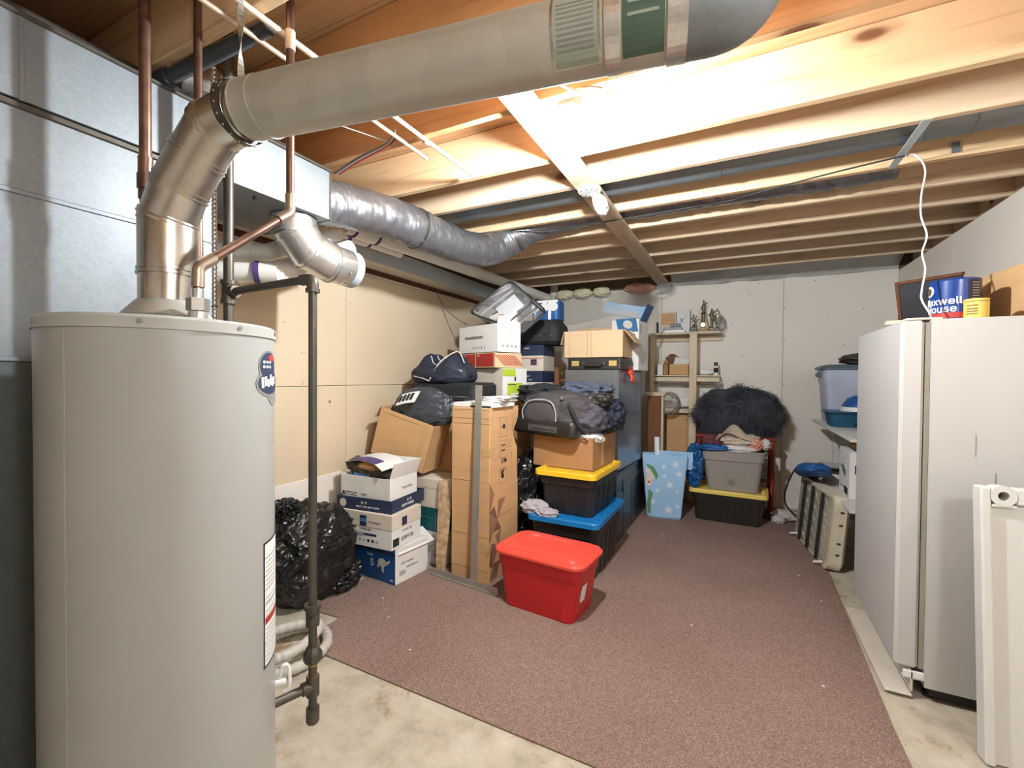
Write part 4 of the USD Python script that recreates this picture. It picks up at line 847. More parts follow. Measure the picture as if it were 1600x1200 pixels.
part('cuff', [blob(0.06, 0.04, 0.018, (-0.03, -0.03, 0.015), 0.3, 3, 4)], 'red_cloth', gl)

# ------------------------------------------------------------------ tall carton, square and strip leaning in front
w, d, h = 0.304, 0.385, 1.146
tcn = thing('tall_carton', 'tall narrow brown carton standing upright with handling symbols', 'cardboard box', (-1.558, 2.695, 0.007), -2.6)
def dent(p):
    p = p.copy(); t_ = np.exp(-((p[:, 2] - 0.95) / 0.075) ** 2) * 0.04 + np.exp(-((p[:, 2] - 0.72) / 0.12) ** 2) * 0.008
    m_ = (p[:, 1] > 0.1) & (p[:, 0] > 0.1); p[m_, 1] -= t_[m_]; p[m_, 0] -= 0.5 * t_[m_]; return p
bm_ = cbox(w, d, h, 0.004)
bm_ = bm_.subdivide_to_size(0.06); bm_.vertices = dent(bm_.vertices); part('body', bm_, 'cardboard', tcn, smooth=20)
part('crease', [plate(w - 0.004, 0.0016, ff(w, d, 0.002, z), X_, Zu, 0.0005) for z in (0.08, 0.30, 0.66, 1.04, 1.075, 1.13)] + [plate(d - 0.12, 0.0016, fr(w, d, 0.06, 0.42), Y_, Zu, 0.0006)], 'ink_brown', tcn)
part('tape_patch', [plate(0.07, 0.055, ff(w, d, w - 0.07, 0.83), X_, Zu), plate(0.06, 0.055, fr(w, d, 0.0, 0.83), Y_, Zu), plate(0.07, 0.06, ff(w, d, w - 0.07, 0.2), X_, Zu)], 'tape', tcn)
rg = lathe([(0.026, 0), (0.034, 0), (0.034, 0.001), (0.026, 0.001)], n=28); part('round_stamp', [face(rg, ff(w, d, 0.20, 0.52), X_, Zu), disc(0.012, ff(w, d, 0.20, 0.52), X_, Zu)], 'tape', tcn)
def frame_(y, z, wd, hh): return [plate(wd, 0.002, fr(w, d, y, z), Y_, Zu), plate(wd, 0.002, fr(w, d, y, z + hh), Y_, Zu), plate(0.002, hh, fr(w, d, y, z), Y_, Zu), plate(0.002, hh, fr(w, d, y + wd, z), Y_, Zu)]
part('symbol_frame', frame_(0.12, 0.945, 0.10, 0.13) + frame_(0.12, 0.805, 0.10, 0.115) + frame_(0.12, 0.63, 0.10, 0.10), 'ink_grey', tcn)
sy = [plate(0.028, 0.03, fr(w, d, 0.165, 1.0), Y_, Zu), plate(0.022, 0.004, fr(w, d, 0.135, 1.012), Y_, Zu)]
sy += [plate(0.05, 0.007, fr(w, d, 0.145, z), Y_, Zu) for z in (0.85, 0.885)] + [plate(0.006, 0.035, fr(w, d, 0.148 + 0.018 * k, 0.765), Y_, Zu) for k in range(3)] + [disc(0.014, fr(w, d, 0.205, 0.782), Y_, Zu)]
sy += [face(rot(box(-0.03, 0.03, -0.004, 0.004, 0, 0.001, 0), a), fr(w, d, 0.165, 0.70 + o), Y_, Zu) for a, o in ((50, 0), (-50, 0), (30, 0.012))] + [plate(0.024, 0.028, fr(w, d, 0.155, 0.665), Y_, Zu)]
part('handling_symbol', sy, 'ink', tcn)
M['print_brown'] = mat('print_brown', (150, 112, 84), 0.8, var=0.05); M['print_dark'] = mat('print_dark', (124, 88, 68), 0.8, var=0.05)
tri = [((0.0, 0.45), (0.06, 0.58), (0.0, 0.66)), ((0.0, 0.26), (0.1, 0.40), (0.0, 0.47)), ((0.1, 0.40), (0.2, 0.53), (0.11, 0.53)), ((0.04, 0.10), (0.12, 0.22), (0.03, 0.26)), ((0.12, 0.22), (0.15, 0.33), (0.07, 0.3)), ((0.0, 0.02), (0.09, 0.02), (0.05, 0.12))]
tri2 = [((0.0, 0.47), (0.1, 0.40), (0.06, 0.5)), ((0.05, 0.33), (0.1, 0.40), (0.15, 0.33)), ((0.0, 0.12), (0.04, 0.10), (0.03, 0.26)), ((0.05, 0.12), (0.09, 0.02), (0.14, 0.12))]
part('printed_triangle', [poly(t_, fr(w, d, 0, 0), Y_, Zu) for t_ in tri], 'print_brown', tcn)
part('printed_triangle', [poly(t_, fr(w, d, 0, 0), Y_, Zu, 0.0011) for t_ in tri2], 'print_dark', tcn)
sq = thing('drywall_square', 'grey aluminium T-square leaning upright against the tall carton', 'ruler')
b0, b1 = np.array([-1.49, 2.432, 0.045]), np.array([-1.415, 2.481, 1.30]); ub = (b1 - b0) / np.linalg.norm(b1 - b0)
part('blade', face(box(-0.026, 0.026, 0, np.linalg.norm(b1 - b0), 0, 0.003, 0.0008), b0, X_, ub), 'aluminium', sq)
part('ruler_mark', [face(box(0.008 if k % 4 else 0.0, 0.024, 0.02 + 0.03 * k, 0.0215 + 0.03 * k, 0.003, 0.0034, 0), b0, X_, ub) for k in range(41)], 'ink_grey', sq)
part('hang_hole', face(trimesh.creation.cylinder(0.005, 0.001, sections=12), b0 + ub * (np.linalg.norm(b1 - b0) - 0.03) + np.array([0, -0.0032, 0]), X_, ub), 'ink', sq)
h0, h1 = np.array([-1.89, 2.475, 0.008]), np.array([-1.30, 2.408, 0.008]); uh = (h1 - h0) / np.linalg.norm(h1 - h0)
part('head', [face(box(0, np.linalg.norm(h1 - h0), 0, 0.042, 0, 0.006, 0.001), h0, uh, Zu), face(box(0, np.linalg.norm(h1 - h0), 0, 0.006, 0, 0.022, 0.001), h0, uh, Zu)], 'aluminium', sq)
part('rivet', [face(trimesh.creation.icosphere(1, 0.004), b0 + ub * s + np.array([0, -0.002, 0]), X_, ub) for s in (0.0, 0.02, 0.45, 0.75)], 'nickel', sq)
s0, s1 = np.array([-1.80, 2.50, 0.008]), np.array([-1.905, 2.575, 0.64])
st_ = poly([(-0.03, 0), (0.035, 0), (0.06, 0.645), (-0.06, 0.62)], s0, X_, s1 - s0, 0.014)
single('particle_board', st_, 'osb', 'mottled particle board offcut leaning between the paper boxes and tall carton', 'board')
fb = thing('flat_box', 'thin white flat box lying on the tall carton behind the T-square', 'box', (-1.555, 2.66, 1.154), -3)
part('body', cbox(0.33, 0.27, 0.03, 0.003, (0, 0, 0.0)), 'white_paper', fb); part('dark_edge', box(-0.02, 0.14, -0.137, -0.134, 0.0, 0.012, 0), 'ink', fb)
single('paper_sheaf', [mov(rot(cbox(0.15, 0.24, 0.006, 0.001), a), -1.46 + 0.003 * k, 2.70, 1.186 + 0.0064 * k) for k, a in enumerate((4, -6, 9, 2, 14, -3))], 'white_paper', 'untidy sheaf of white papers on the flat white box', 'paper')

# ------------------------------------------------------------------ paper boxes against the left wall
def paper_text(t, w, d, z):
    ptext(t, 'Paperline', 0.022, ff(w, d, 0.03, z), X_, 'ink', True)
blx = thing('paper_box', 'blue paper box with a white turtle print, bottom of the stack', 'box', (-2.139, 2.377, 0.007), -6.3); w, d, h = 0.43, 0.304, 0.235
part('body', [cbox(w - 0.002, d - 0.002, h, 0.003)], 'white_paper', blx)
part('blue_sleeve', box(-w / 2, w / 2, -d / 2, -d / 2 + 0.004, 0, h, 0.001), 'ink_blue', blx)
pplate(blx, w - 0.004, 0.018, ff(w, d, 0.002, h - 0.05), X_, 'ink_navy')
tu = [(0.31 + 0.04 * math.cos(a), 0.125 + 0.028 * math.sin(a)) for a in np.linspace(0, 2 * PI, 18, endpoint=False)]
part('turtle_print', [poly(tu, ff(w, d, 0, 0), X_, Zu), poly([(0.345, 0.135), (0.38, 0.155), (0.385, 0.14), (0.355, 0.115)], ff(w, d, 0, 0), X_, Zu, 0.0012), poly([(0.30, 0.11), (0.325, 0.10), (0.325, 0.06), (0.31, 0.065)], ff(w, d, 0, 0), X_, Zu, 0.0012), poly([(0.275, 0.125), (0.262, 0.09), (0.275, 0.085), (0.29, 0.11)], ff(w, d, 0, 0), X_, Zu, 0.0012)], 'white_paper', blx)
ptext(blx, 'Turtle', 0.016, ff(w, d, 0.16, 0.15), X_, 'white_paper'); ptext(blx, '5', 0.045, ff(w, d, 0.19, 0.085), X_, 'white_paper', True); ptext(blx, '60', 0.015, ff(w, d, 0.385, 0.02), X_, 'white_paper')
ptext(blx, 'COPY PAPER', 0.013, fr(w, d, 0.05, 0.12), Y_, 'ink_grey'); ptext(blx, '5000 SHEETS', 0.011, fr(w, d, 0.10, 0.085), Y_, 'ink_grey'); pplate(blx, 0.05, 0.03, fr(w, d, 0.04, 0.05), Y_, 'ink_light')
ld = thing('loose_cover', 'white paper box lid hanging crooked on the blue box', 'box cover', (-1.955, 2.40, 0.225), -6)
part('top', rot(box(-0.09, 0.05, -0.165, 0.165, 0.0, 0.005, 0.001), 32, Y_), 'white_paper', ld)
part('rim', [rot(box(0.045, 0.05, -0.165, 0.165, -0.04, 0.0, 0.001), 32, Y_), rot(box(-0.09, 0.05, -0.168, -0.164, -0.045, 0.003, 0.001), 32, Y_)], 'white_paper', ld)
part('logo_patch', [rot(plate(0.045, 0.04, (-0.02, 0.02, 0.0052), Y_, (-1, 0, 0)), 32, Y_)], 'ink_navy', ld)
part('logo_patch', [rot(plate(0.045, 0.015, (-0.005, 0.02, 0.0058), Y_, (-1, 0, 0)), 32, Y_)], 'ink_sky', ld)
w, d, h = 0.452, 0.312, 0.222
b2 = thing('paper_box', 'white copy paper box with black and navy print above the blue box', 'box', (-2.165, 2.308, 0.244), 2.8)
part('body', cbox(w - 0.006, d - 0.006, h, 0.003), 'white_paper', b2); part('lid', cbox(w, d, 0.095, 0.003, (0, 0, h - 0.092)), 'cream_paper', b2)
pplate(b2, 0.15, 0.03, ff(w - 0.006, d - 0.006, 0.0, 0.095), X_, 'ink'); ptext(b2, 'PaperOne', 0.02, (-w / 2 + 0.03, -d / 2 - 0.0005, 0.1), X_, 'white_paper', True)
pplate(b2, 0.32, 0.014, ff(w - 0.006, d - 0.006, 0.0, 0.075), X_, 'ink_navy'); ptext(b2, '8.5 x 11   MULTI-PURPOSE', 0.008, (-w / 2 + 0.08, -d / 2 - 0.0005, 0.078), X_, 'white_paper')
ptext(b2, 'PAPERLINE', 0.012, (-w / 2 + 0.19, -d / 2 + 0.0028, 0.108), X_, 'ink_brown')
pplate(b2, 0.03, 0.035, ff(w - 0.006, d - 0.006, 0.04, 0.03), X_, 'ink_grey')
for k in range(6): part('recycling_mark', disc(0.010, ff(w - 0.006, d - 0.006, 0.15 + 0.035 * k, 0.042), X_, Zu), 'ink' if k in (3, 4) else 'ink_light', b2)
pplate(b2, 0.055, 0.07, ff(w, d, 0.19, h - 0.088), X_, 'ink_navy'); pplate(b2, 0.055, 0.022, (-w / 2 + 0.19, -d / 2 - 0.0015, h - 0.06), X_, 'ink_sky'); ptext(b2, 'Paperline', 0.016, ff(w, d, 0.04, h - 0.062), X_, 'ink', True); ptext(b2, 'multi-purpose', 0.011, ff(w, d, 0.26, h - 0.06), X_, 'ink_grey')
pplate(b2, 0.05, 0.055, fr(w, d, 0.10, h - 0.085), Y_, 'ink_navy'); pplate(b2, 0.06, 0.05, fr(w - 0.006, d - 0.006, 0.01, 0.02), Y_, 'ink'); ptext(b2, 'PAPERLINE', 0.014, fr(w - 0.006, d - 0.006, 0.1, 0.095), Y_, 'ink_grey'); ptext(b2, 'COPY 20', 0.022, fr(w - 0.006, d - 0.006, 0.09, 0.04), Y_, 'ink_navy', True)
w, d, h = 0.442, 0.38, 0.085
b3 = open_carton('box_tray', 'navy blue paper box lid used as a tray in the stack', (-2.199, 2.36, 0.468), 4.9, w, d, h, 'ink_navy', (), cat='box cover')
part('round_logo', disc(0.028, ff(w, d, 0.05, 0.04), X_, Zu), 'cream_paper', b3); ptext(b3, 'X-9', 0.018, ff(w, d, 0.20, 0.045), X_, 'white_paper', True); ptext(b3, 'MULTI-USE COPY PAPER', 0.011, ff(w, d, 0.16, 0.022), X_, 'white_paper')
ptext(b3, 'X-9', 0.018, fr(w, d, 0.17, 0.048), Y_, 'white_paper', True); ptext(b3, 'COPY PAPER', 0.016, fr(w, d, 0.11, 0.02), Y_, 'white_paper', True)
w, d, h = 0.43, 0.285, 0.21
b4 = open_carton('paper_box', 'opened white paper box stuffed with bags, top of the stack', (-2.21, 2.345, 0.476), 1, w, d, h, 'white_paper', (('r', 0.11, 20), ('b', 0.1, 30)), cat='box')
pplate(b4, 0.13, 0.022, ff(w, d, 0.02, 0.075), X_, 'ink'); ptext(b4, 'PaperOne', 0.018, (-w / 2 + 0.04, -d / 2 - 0.0018, 0.078), X_, 'white_paper', True); ptext(b4, 'Paperline', 0.018, fr(w, d, 0.12, 0.125), Y_, 'ink_grey'); ptext(b4, 'COPY', 0.013, ff(w, d, 0.19, 0.082), X_, 'ink_brown')
part('blue_liner', rot(box(-0.11, 0.03, 0.0, 0.003, 0, 0.05, 0.001), -10, X_).apply_translation((0, -d / 2 + 0.008, h - 0.035)), 'ink_sky', b4)
single('rolled_garment', [tube(curve([(-2.43, 2.30, 0.725), (-2.32, 2.27, 0.715), (-2.2, 2.26, 0.70), (-2.11, 2.29, 0.705), (-2.07, 2.33, 0.712)]), [0.03] * 8 + [0.042] * 24 + [0.04], 14), blob(0.19, 0.12, 0.055, (-2.22, 2.34, 0.70), 0.25, 3, 31), blob(0.07, 0.09, 0.05, (-2.39, 2.33, 0.735), 0.3, 3, 33)], 'camo', 'dark camouflage clothing rolled up in the top paper box', 'clothing', smooth=True)
single('tan_garment', blob(0.11, 0.07, 0.03, (-2.20, 2.27, 0.745), 0.35, 3, 34), 'tan_cloth', 'small tan cloth lying on the camouflage clothing', 'clothing', smooth=True)
mg = thing('magazine', 'white plastic packet with purple print on top of the paper boxes', 'packet', (-2.21, 2.30, 0.765), -8)
part('cover', [sheet(lambda u, v: (-0.20 + 0.40 * u, -0.10 + 0.2 * v, 0.028 * math.sin(PI * u) - 0.03 * (u > 0.85) * (u - 0.85) * 4 + 0.02 * v), 20, 8, 0.006)], 'white_paper', mg)
part('purple_print', sheet(lambda u, v: (-0.15 + 0.28 * u, -0.104 + 0.08 * v, 0.003 + 0.028 * math.sin(PI * (0.125 + 0.7 * u)) + 0.008 * v), 16, 4, 0.003), 'primer', mg)
single('patterned_cloth', blob(0.032, 0.045, 0.045, (-2.055, 2.33, 0.735), 0.2, 3, 36), 'plum_cloth', 'small red and white patterned cloth at the box corner', 'clothing', smooth=True)

# second column of boxes, half hidden
for m_, z0, hh, lab in (('white_paper', 0.007, 0.235, 'white paper box with small print low behind the particle board'), ('teal', 0.244, 0.165, 'dark teal box between two white boxes behind the particle board'), ('cream_paper', 0.411, 0.21, 'cream paper box under the tilted brown carton')):
    w, d = 0.33, 0.40; t = thing('stacked_box', lab, 'box', (-1.985, 2.79, z0), -3); part('body', cbox(w, d, hh, 0.003), m_, t)
    part('lid_line', box(-w / 2 - 0.001, w / 2 + 0.001, -d / 2 - 0.001, d / 2 + 0.001, hh - 0.07, hh - 0.067, 0), 'ink_grey', t)
    if m_ == 'white_paper': ptext(t, 'COPY', 0.02, ff(w, d, 0.24, 0.06), X_, 'ink', True); pplate(t, 0.07, 0.004, ff(w, d, 0.24, 0.1), X_, 'ink_grey')
    if m_ == 'teal': pplate(t, 0.012, 0.13, ff(w, d, 0.25, 0.01), X_, 'ink_sky')
carton('support_carton', 'plain brown carton under the black suitcase, mostly hidden', (-2.10, 2.985, 0.623), 0, 0.52, 0.30, 0.512)
# tilted brown carton
T_ = lambda m: rot(m, 15.8, Y_)
w, d, h, t_ = 0.476, 0.226, 0.362, 0.005
tb = thing('tilted_carton', 'large brown open carton tilted on top of the paper boxes', 'cardboard box', (-2.258, 2.665, 0.715), 6.3)
part('body', [T_(b) for b in (box(-w / 2, w / 2, -d / 2, d / 2, 0, t_, 0.001), box(-w / 2, w / 2, -d / 2, -d / 2 + t_, 0, h, 0.001), box(-w / 2, w / 2, d / 2 - t_, d / 2, 0, h, 0.001), box(-w / 2, -w / 2 + t_, -d / 2, d / 2, 0, h, 0.001), box(w / 2 - t_, w / 2, -d / 2, d / 2, 0, h, 0.001))], 'cardboard', tb)
part('tape_strip', T_(plate(0.05, h - 0.02, ff(w, d, 0.38, 0.01), X_, Zu)), 'tape', tb)
part('flap', [T_(rot(box(0.003, t_, -d / 2, d / 2, 0, 0.10, 0.001), -160, Y_).apply_translation((-w / 2, 0, h)))], 'cardboard', tb)
part('crease', T_(plate(w * 0.72, 0.0018, ff(w, d, 0.06, h - 0.03), X_, Zu, 0.0006)), 'ink_brown', tb)
bb = thing('garment_bag', 'black bag with a white printed label bulging from the tilted carton', 'bag', (-2.08, 2.67, 1.06), 6)
part('sack', blob(0.255, 0.088, 0.17, (-0.005, 0.012, 0.045), 0.08, 2.2, 41, 0.9, sub=5, ridge=True, flat=0.6, sag=0.1), 'grey_nylon', bb)
lab_ = sheet(lambda u, v: (-0.16 + 0.16 * u + 0.02 * v, -0.07 - 0.05 * (1 - v) - 0.012, 0.08 + 0.08 * v + 0.05 * u - 0.02 * u * u), 14, 8, 0.004)
wl_ = part('printed_label', mov(lab_, 0.0, 0, 0.0), 'white_paper', bb, label='white label with black lettering')
part('label_lettering', [sheet(lambda u, v, k=k: (-0.145 + 0.032 * k + 0.018 * u + 0.01 * v, -0.094 - 0.03 * (1 - v), 0.108 + 0.045 * v + 0.0155 * (k * 0.62) - 0.002 * k * k * 0.35), 3, 3, 0.006) for k in range(4)], 'ink', wl_)

# suitcase and navy bag
sc = thing('suitcase', 'flat black soft suitcase under the navy sports bag', 'suitcase', (-2.02, 2.97, 1.19), -4)
part('shell', rings([(0.62, 0.28, 0.05, 0.0), (0.66, 0.32, 0.06, 0.015), (0.66, 0.32, 0.06, 0.06), (0.655, 0.315, 0.06, 0.065), (0.66, 0.32, 0.06, 0.07), (0.66, 0.32, 0.06, 0.15), (0.62, 0.28, 0.05, 0.172)]).apply_translation((0, 0, -0.05)), 'black_fabric', sc)
part('zip', [box(-0.27, 0.27, -0.1625, -0.159, 0.012, 0.019, 0.001)], 'ink_grey', sc)
part('handle', tube(bend([(0.14, -0.16, -0.005), (0.14, -0.19, -0.005), (0.26, -0.19, -0.005), (0.26, -0.16, -0.005)], 0.02), 0.008, 10), 'black_plastic', sc)
part('buckle', [box(x, x + 0.02, -0.168, -0.158, -0.02, 0.02, 0.003) for x in (0.12, 0.25)], 'steel_dark', sc)
nb = thing('sports_bag', 'navy sports bag with white piping and gold emblem on the suitcase', 'bag', (-2.10, 2.95, 1.312), -6)
def ridge_bag():
    s = trimesh.creation.icosphere(5); p = s.vertices.copy(); q = np.sign(p) * np.abs(p) ** 0.8; p = q * (0.30, 0.16, 0.10)
    f = meshkit.fbm(s.vertices * 3 + 5, 4, 8); x = p[:, 0]
    hgt = 0.085 * np.exp(-((x + 0.10) / 0.06) ** 2) + 0.075 * np.exp(-((x - 0.15) / 0.06) ** 2)
    up = np.clip(p[:, 2] / 0.10, 0, 1); p[:, 2] += up * (hgt + 0.05 * (f - 0.5)); p[:, 2] = np.maximum(p[:, 2], -0.055); p[:, 1] += 0.03 * (f - 0.5)
    return trimesh.Trimesh(p + (0, 0, 0.055), s.faces, process=False)
part('fabric', ridge_bag(), 'navy_fabric', nb, smooth=True)
part('piping', [tube(curve(c_), 0.005, 8) for c_ in ([(-0.28, -0.06, 0.05), (-0.2, -0.13, 0.045), (-0.08, -0.165, 0.03), (0.0, -0.17, 0.01)], [(-0.12, -0.02, 0.235), (-0.07, -0.07, 0.205), (-0.02, -0.10, 0.15), (0.03, -0.115, 0.135)], [(-0.07, 0.0, 0.215), (-0.01, -0.04, 0.175), (0.05, -0.06, 0.165)],
     [(0.0, -0.165, 0.02), (0.03, -0.15, 0.08), (0.07, -0.11, 0.165), (0.13, -0.03, 0.232), (0.18, -0.02, 0.228), (0.25, -0.05, 0.15)], [(0.06, -0.10, 0.15), (0.13, -0.11, 0.135), (0.2, -0.115, 0.11), (0.26, -0.09, 0.085)])], 'white_cloth', nb)
part('emblem', [face(disc(0.03, (0, 0, 0), X_, (0, 1, 0), 0.01), (-0.115, -0.128, 0.12), (1, -0.3, -0.2), (0, 0.5, 1)), face(disc(0.014, (0, 0, 0), X_, (0, 1, 0), 0.01), (-0.155, -0.128, 0.105), (1, -0.3, -0.2), (0, 0.5, 1))], 'gold', nb)
part('cord_lock', blob(0.03, 0.03, 0.035, (0.285, -0.04, 0.07), 0.3, 3, 5), 'black_fabric', nb)

# ------------------------------------------------------------------ back-left stack
carton('support_carton', 'tall plain brown carton holding up the lime-printed box, mostly hidden', (-1.86, 3.40, 0.007), 0, 0.46, 0.42, 1.19)
w, d, h = 0.40, 0.27, 0.228
lm = thing('printed_box', 'white box with lime green labels under the red box', 'box', (-1.80, 3.32, 1.199), -20); part('body', cbox(w, d, h, 0.003), 'cream_paper', lm)
part('white_end', box(w / 2 - 0.003, w / 2 + 0.001, -d / 2, d / 2, 0, h, 0), 'white_paper', lm)
pplate(lm, 0.17, 0.10, (w / 2 + 0.0012, -d / 2 + 0.05, 0.01), Y_, 'ink_lime'); pplate(lm, 0.14, 0.06, (w / 2 + 0.0012, -d / 2 + 0.0, h - 0.065), Y_, 'ink_lime'); pplate(lm, 0.016, 0.035, (w / 2 + 0.0014, -d / 2 + 0.13, 0.125), Y_, 'ink'); pplate(lm, 0.09, 0.008, (w / 2 + 0.0024, -d / 2 + 0.06, 0.092), Y_, 'ink_green'); pplate(lm, 0.1, 0.012, (w / 2 + 0.0024, -d / 2 + 0.09, 0.015), Y_, 'white_paper')
w, d, h = 0.50, 0.27, 0.122
rb = thing('printed_box', 'red and tan printed box between two white boxes', 'box', (-1.875, 3.31, 1.43), -24); part('body', cbox(w, d, h, 0.003), 'cardboard_light', rb)
pplate(rb, 0.20, 0.105, ff(w, d, 0.02, 0.01), X_, 'ink_red'); pplate(rb, 0.24, 0.105, ff(w, d, 0.235, 0.01), X_, 'ink_red')
ptext(rb, 'WB', 0.014, (-w / 2 + 0.035, -d / 2 - 0.0018, 0.095), X_, 'cardboard_light', True); ptext(rb, 'WB', 0.014, (-w / 2 + 0.25, -d / 2 - 0.0018, 0.095), X_, 'cardboard_light', True)
part('diagonal_print', [face(rot(box(-0.065, 0.065, -0.003, 0.003, 0, 0.001, 0), -40), fr(w, d, 0.045 + 0.019 * k, 0.06), Y_, Zu) for k in range(11)], 'ink_red', rb)
w, d, h = 0.53, 0.25, 0.226
wb_ = open_carton('printed_box', 'white appliance box open at the top with a grey printed strip', (-1.885, 3.30, 1.555), -22.6, w, d, h, 'white_paper', (('r', 0.06, 15),), cat='box')
pplate(wb_, 0.25, 0.022, ff(w, d, 0.09, 0.115), X_, 'ink_grey')
for k in range(5): pplate(wb_, 0.018, 0.022, ff(w, d, 0.20 + 0.04 * k, 0.03), X_, 'ink_light')
for k in range(4): pplate(wb_, 0.025, 0.02, fr(w, d, 0.05 + 0.045 * k, 0.04), Y_, 'ink_light')
part('print_line', [face(rot(box(-0.08, 0.08, -0.001, 0.001, 0, 0.001, 0), 50 + 30 * k), fr(w, d, 0.13, 0.13), Y_, Zu) for k in range(2)], 'ink_light', wb_)

zb = thing('clear_bag', 'clear zipped bedding bag with dark piping resting on the white appliance box', 'bag', (0, 0, 0))
fq = [np.array(p) for p in [(-2.035, 3.2, 1.9), (-1.718, 3.36, 2.177), (-1.48, 3.32, 1.977), (-1.669, 3.18, 1.773)]]; off = np.array([0.05, 0.17, -0.07])
def rloop(c4, k=6, e=0.18):
    out = []
    for i in range(4):
        a, b, c = c4[i - 1], c4[i], c4[(i + 1) % 4]; p, q = b + (a - b) * e, b + (c - b) * e
        out += [(1 - t) ** 2 * p + 2 * t * (1 - t) * b + t * t * q for t in np.linspace(0, 1, k)]
    return np.array(out)
lf, lk = rloop(fq), rloop([p + off for p in fq]); cen = lf.mean(0)
bul = lambda L, s: L * s + cen * (1 - s)
part('film', loft([bul(lf, 0.55) + (0, -0.035, 0.02), bul(lf, 0.8) + (0, -0.02, 0.012), lf, lf * 0.5 + lk * 0.5 + (0.0, 0, 0.004), lk, lk * 0.8 + lk.mean(0) * 0.2 + (0.004, 0.012, 0)]), 'poly_clear', zb, smooth=True)
cl_ = lambda L: np.vstack([L, L[:1]])
part('piping', [tube(cl_(lf), 0.0065, 8), tube(cl_(lk), 0.0065, 8), tube(curve([lf[15], lf[15] * 0.5 + lk[15] * 0.5 + (0.01, 0, -0.01), lk[15]]), 0.006, 8)], 'leather', zb)
mb = bul(lf, 0.86); part('mesh_band', [tube(cl_(mb * 0.5 + lk * 0.5), 0.012, 6)], 'ink_light', zb)
u_, v_ = fq[1] - fq[0], fq[3] - fq[0]
part('folded_sheet', [face(cbox(0.20, 0.16, 0.01, 0.003), cen + 0.35 * off + u_ * 0.02, u_, -v_), face(cbox(0.24, 0.10, 0.01, 0.003), cen + 0.3 * off - u_ * 0.22 + v_ * 0.12, u_ + v_ * 0.5, -v_)], 'white_paper', zb)
part('red_print', face(cbox(0.05, 0.10, 0.01, 0.003), cen + 0.15 * off - u_ * 0.33 + v_ * 0.22, u_ * 0.4 + v_, -v_), 'peach_cloth', zb)

rk = thing('wooden_rack', 'dark brown wooden rack behind the navy boxes', 'rack', (-1.72, 3.98, 0.007), 0)
for x in (-0.27, 0.27):
    for y in (-0.19, 0.19): part('post', box(x - 0.022, x + 0.022, y - 0.022, y + 0.022, 0, 1.44, 0.003), 'brown_wood', rk)
for z in (0.4, 0.82, 1.2): part('shelf', box(-0.29, 0.29, -0.21, 0.21, z, z + 0.03, 0.003), 'brown_wood', rk)
for z in (1.30, 1.37): part('rail', box(-0.29, 0.29, 0.172, 0.19, z, z + 0.035, 0.003), 'brown_wood', rk)
w, d, h = 0.30, 0.30, 0.165
n2 = thing('navy_box', 'navy and cream box standing on the brown rack', 'box', (-1.735, 3.92, 1.242), -2); part('body', cbox(w - 0.004, d - 0.004, h, 0.003), 'cream_paper', n2); part('lid', cbox(w, d, 0.10, 0.003, (0, 0, h - 0.098)), 'ink_navy', n2); ptext(n2, 'COPY', 0.014, ff(w, d, 0.12, h - 0.05), X_, 'white_paper', True); ptext(n2, 'Paper', 0.012, ff(w, d, 0.16, h - 0.08), X_, 'white_paper'); pplate(n2, 0.05, 0.06, ff(w - 0.004, d - 0.004, 0.05, 0.0), X_, 'ink_lime')
h = 0.24
n1 = thing('navy_box', 'cream box with navy lid under the black case', 'box', (-1.735, 3.92, 1.412), 2); part('body', cbox(w - 0.004, d - 0.004, h, 0.003), 'cream_paper', n1); part('lid', cbox(w, d, 0.10, 0.003, (0, 0, h - 0.098)), 'ink_navy', n1); ptext(n1, 'PAPER', 0.013, ff(w, d, 0.10, h - 0.035), X_, 'white_paper'); pplate(n1, 0.06, 0.055, ff(w - 0.004, d - 0.004, 0.17, 0.055), X_, 'ink_navy'); ptext(n1, 'hp', 0.025, (-w / 2 + 0.185, -d / 2 - 0.0006, 0.07), X_, 'ink_red', True); pplate(n1, w - 0.01, 0.006, ff(w - 0.004, d - 0.004, 0.003, 0.118), X_, 'ink_red')
kc = thing('black_case', 'black studded carrying case on the navy-lidded box', 'case', (-1.64, 3.90, 1.655), 0)
part('shell', rings([(0.36, 0.26, 0.05, 0.0), (0.43, 0.32, 0.08, 0.03), (0.44, 0.33, 0.09, 0.10), (0.42, 0.32, 0.08, 0.17), (0.34, 0.26, 0.07, 0.225)], 8), 'black_fabric', kc)
part('stud', [trimesh.creation.icosphere(1, 0.006).apply_translation((x, -0.165, z)) for x, z in ((-0.13, 0.09), (-0.12, 0.17), (-0.02, 0.08), (0.04, 0.08), (0.1, 0.12), (0.11, 0.17), (0.15, 0.08))], 'silver', kc)
part('handle', tube(bend([(-0.09, -0.15, 0.19), (-0.08, -0.175, 0.2), (-0.01, -0.175, 0.2), (0.0, -0.15, 0.19)], 0.02), 0.008, 8), 'black_plastic', kc)
tp = thing('roll_pack', 'blue and white plastic pack of paper rolls on the black case', 'pack', (-1.60, 3.93, 1.882), 4)
part('wrapper', rings([(0.25, 0.18, 0.03, 0.0), (0.27, 0.20, 0.04, 0.01), (0.27, 0.20, 0.04, 0.17), (0.25, 0.18, 0.03, 0.185)]), 'ink_blue', tp)
for k in range(3): part('roll', face(trimesh.creation.cylinder(0.042, 0.012, sections=22), (-0.088 + 0.085 * k, -0.10, 0.125), X_, Zu), 'white_paper', tp)
part('white_stripe', [box(-0.11, -0.085, -0.104, -0.098, 0.005, 0.08, 0.001), box(0.03, 0.06, -0.104, -0.098, 0.005, 0.18, 0.001), box(-0.125, 0.125, -0.103, -0.095, 0.165, 0.185, 0.002)], 'white_plastic', tp)
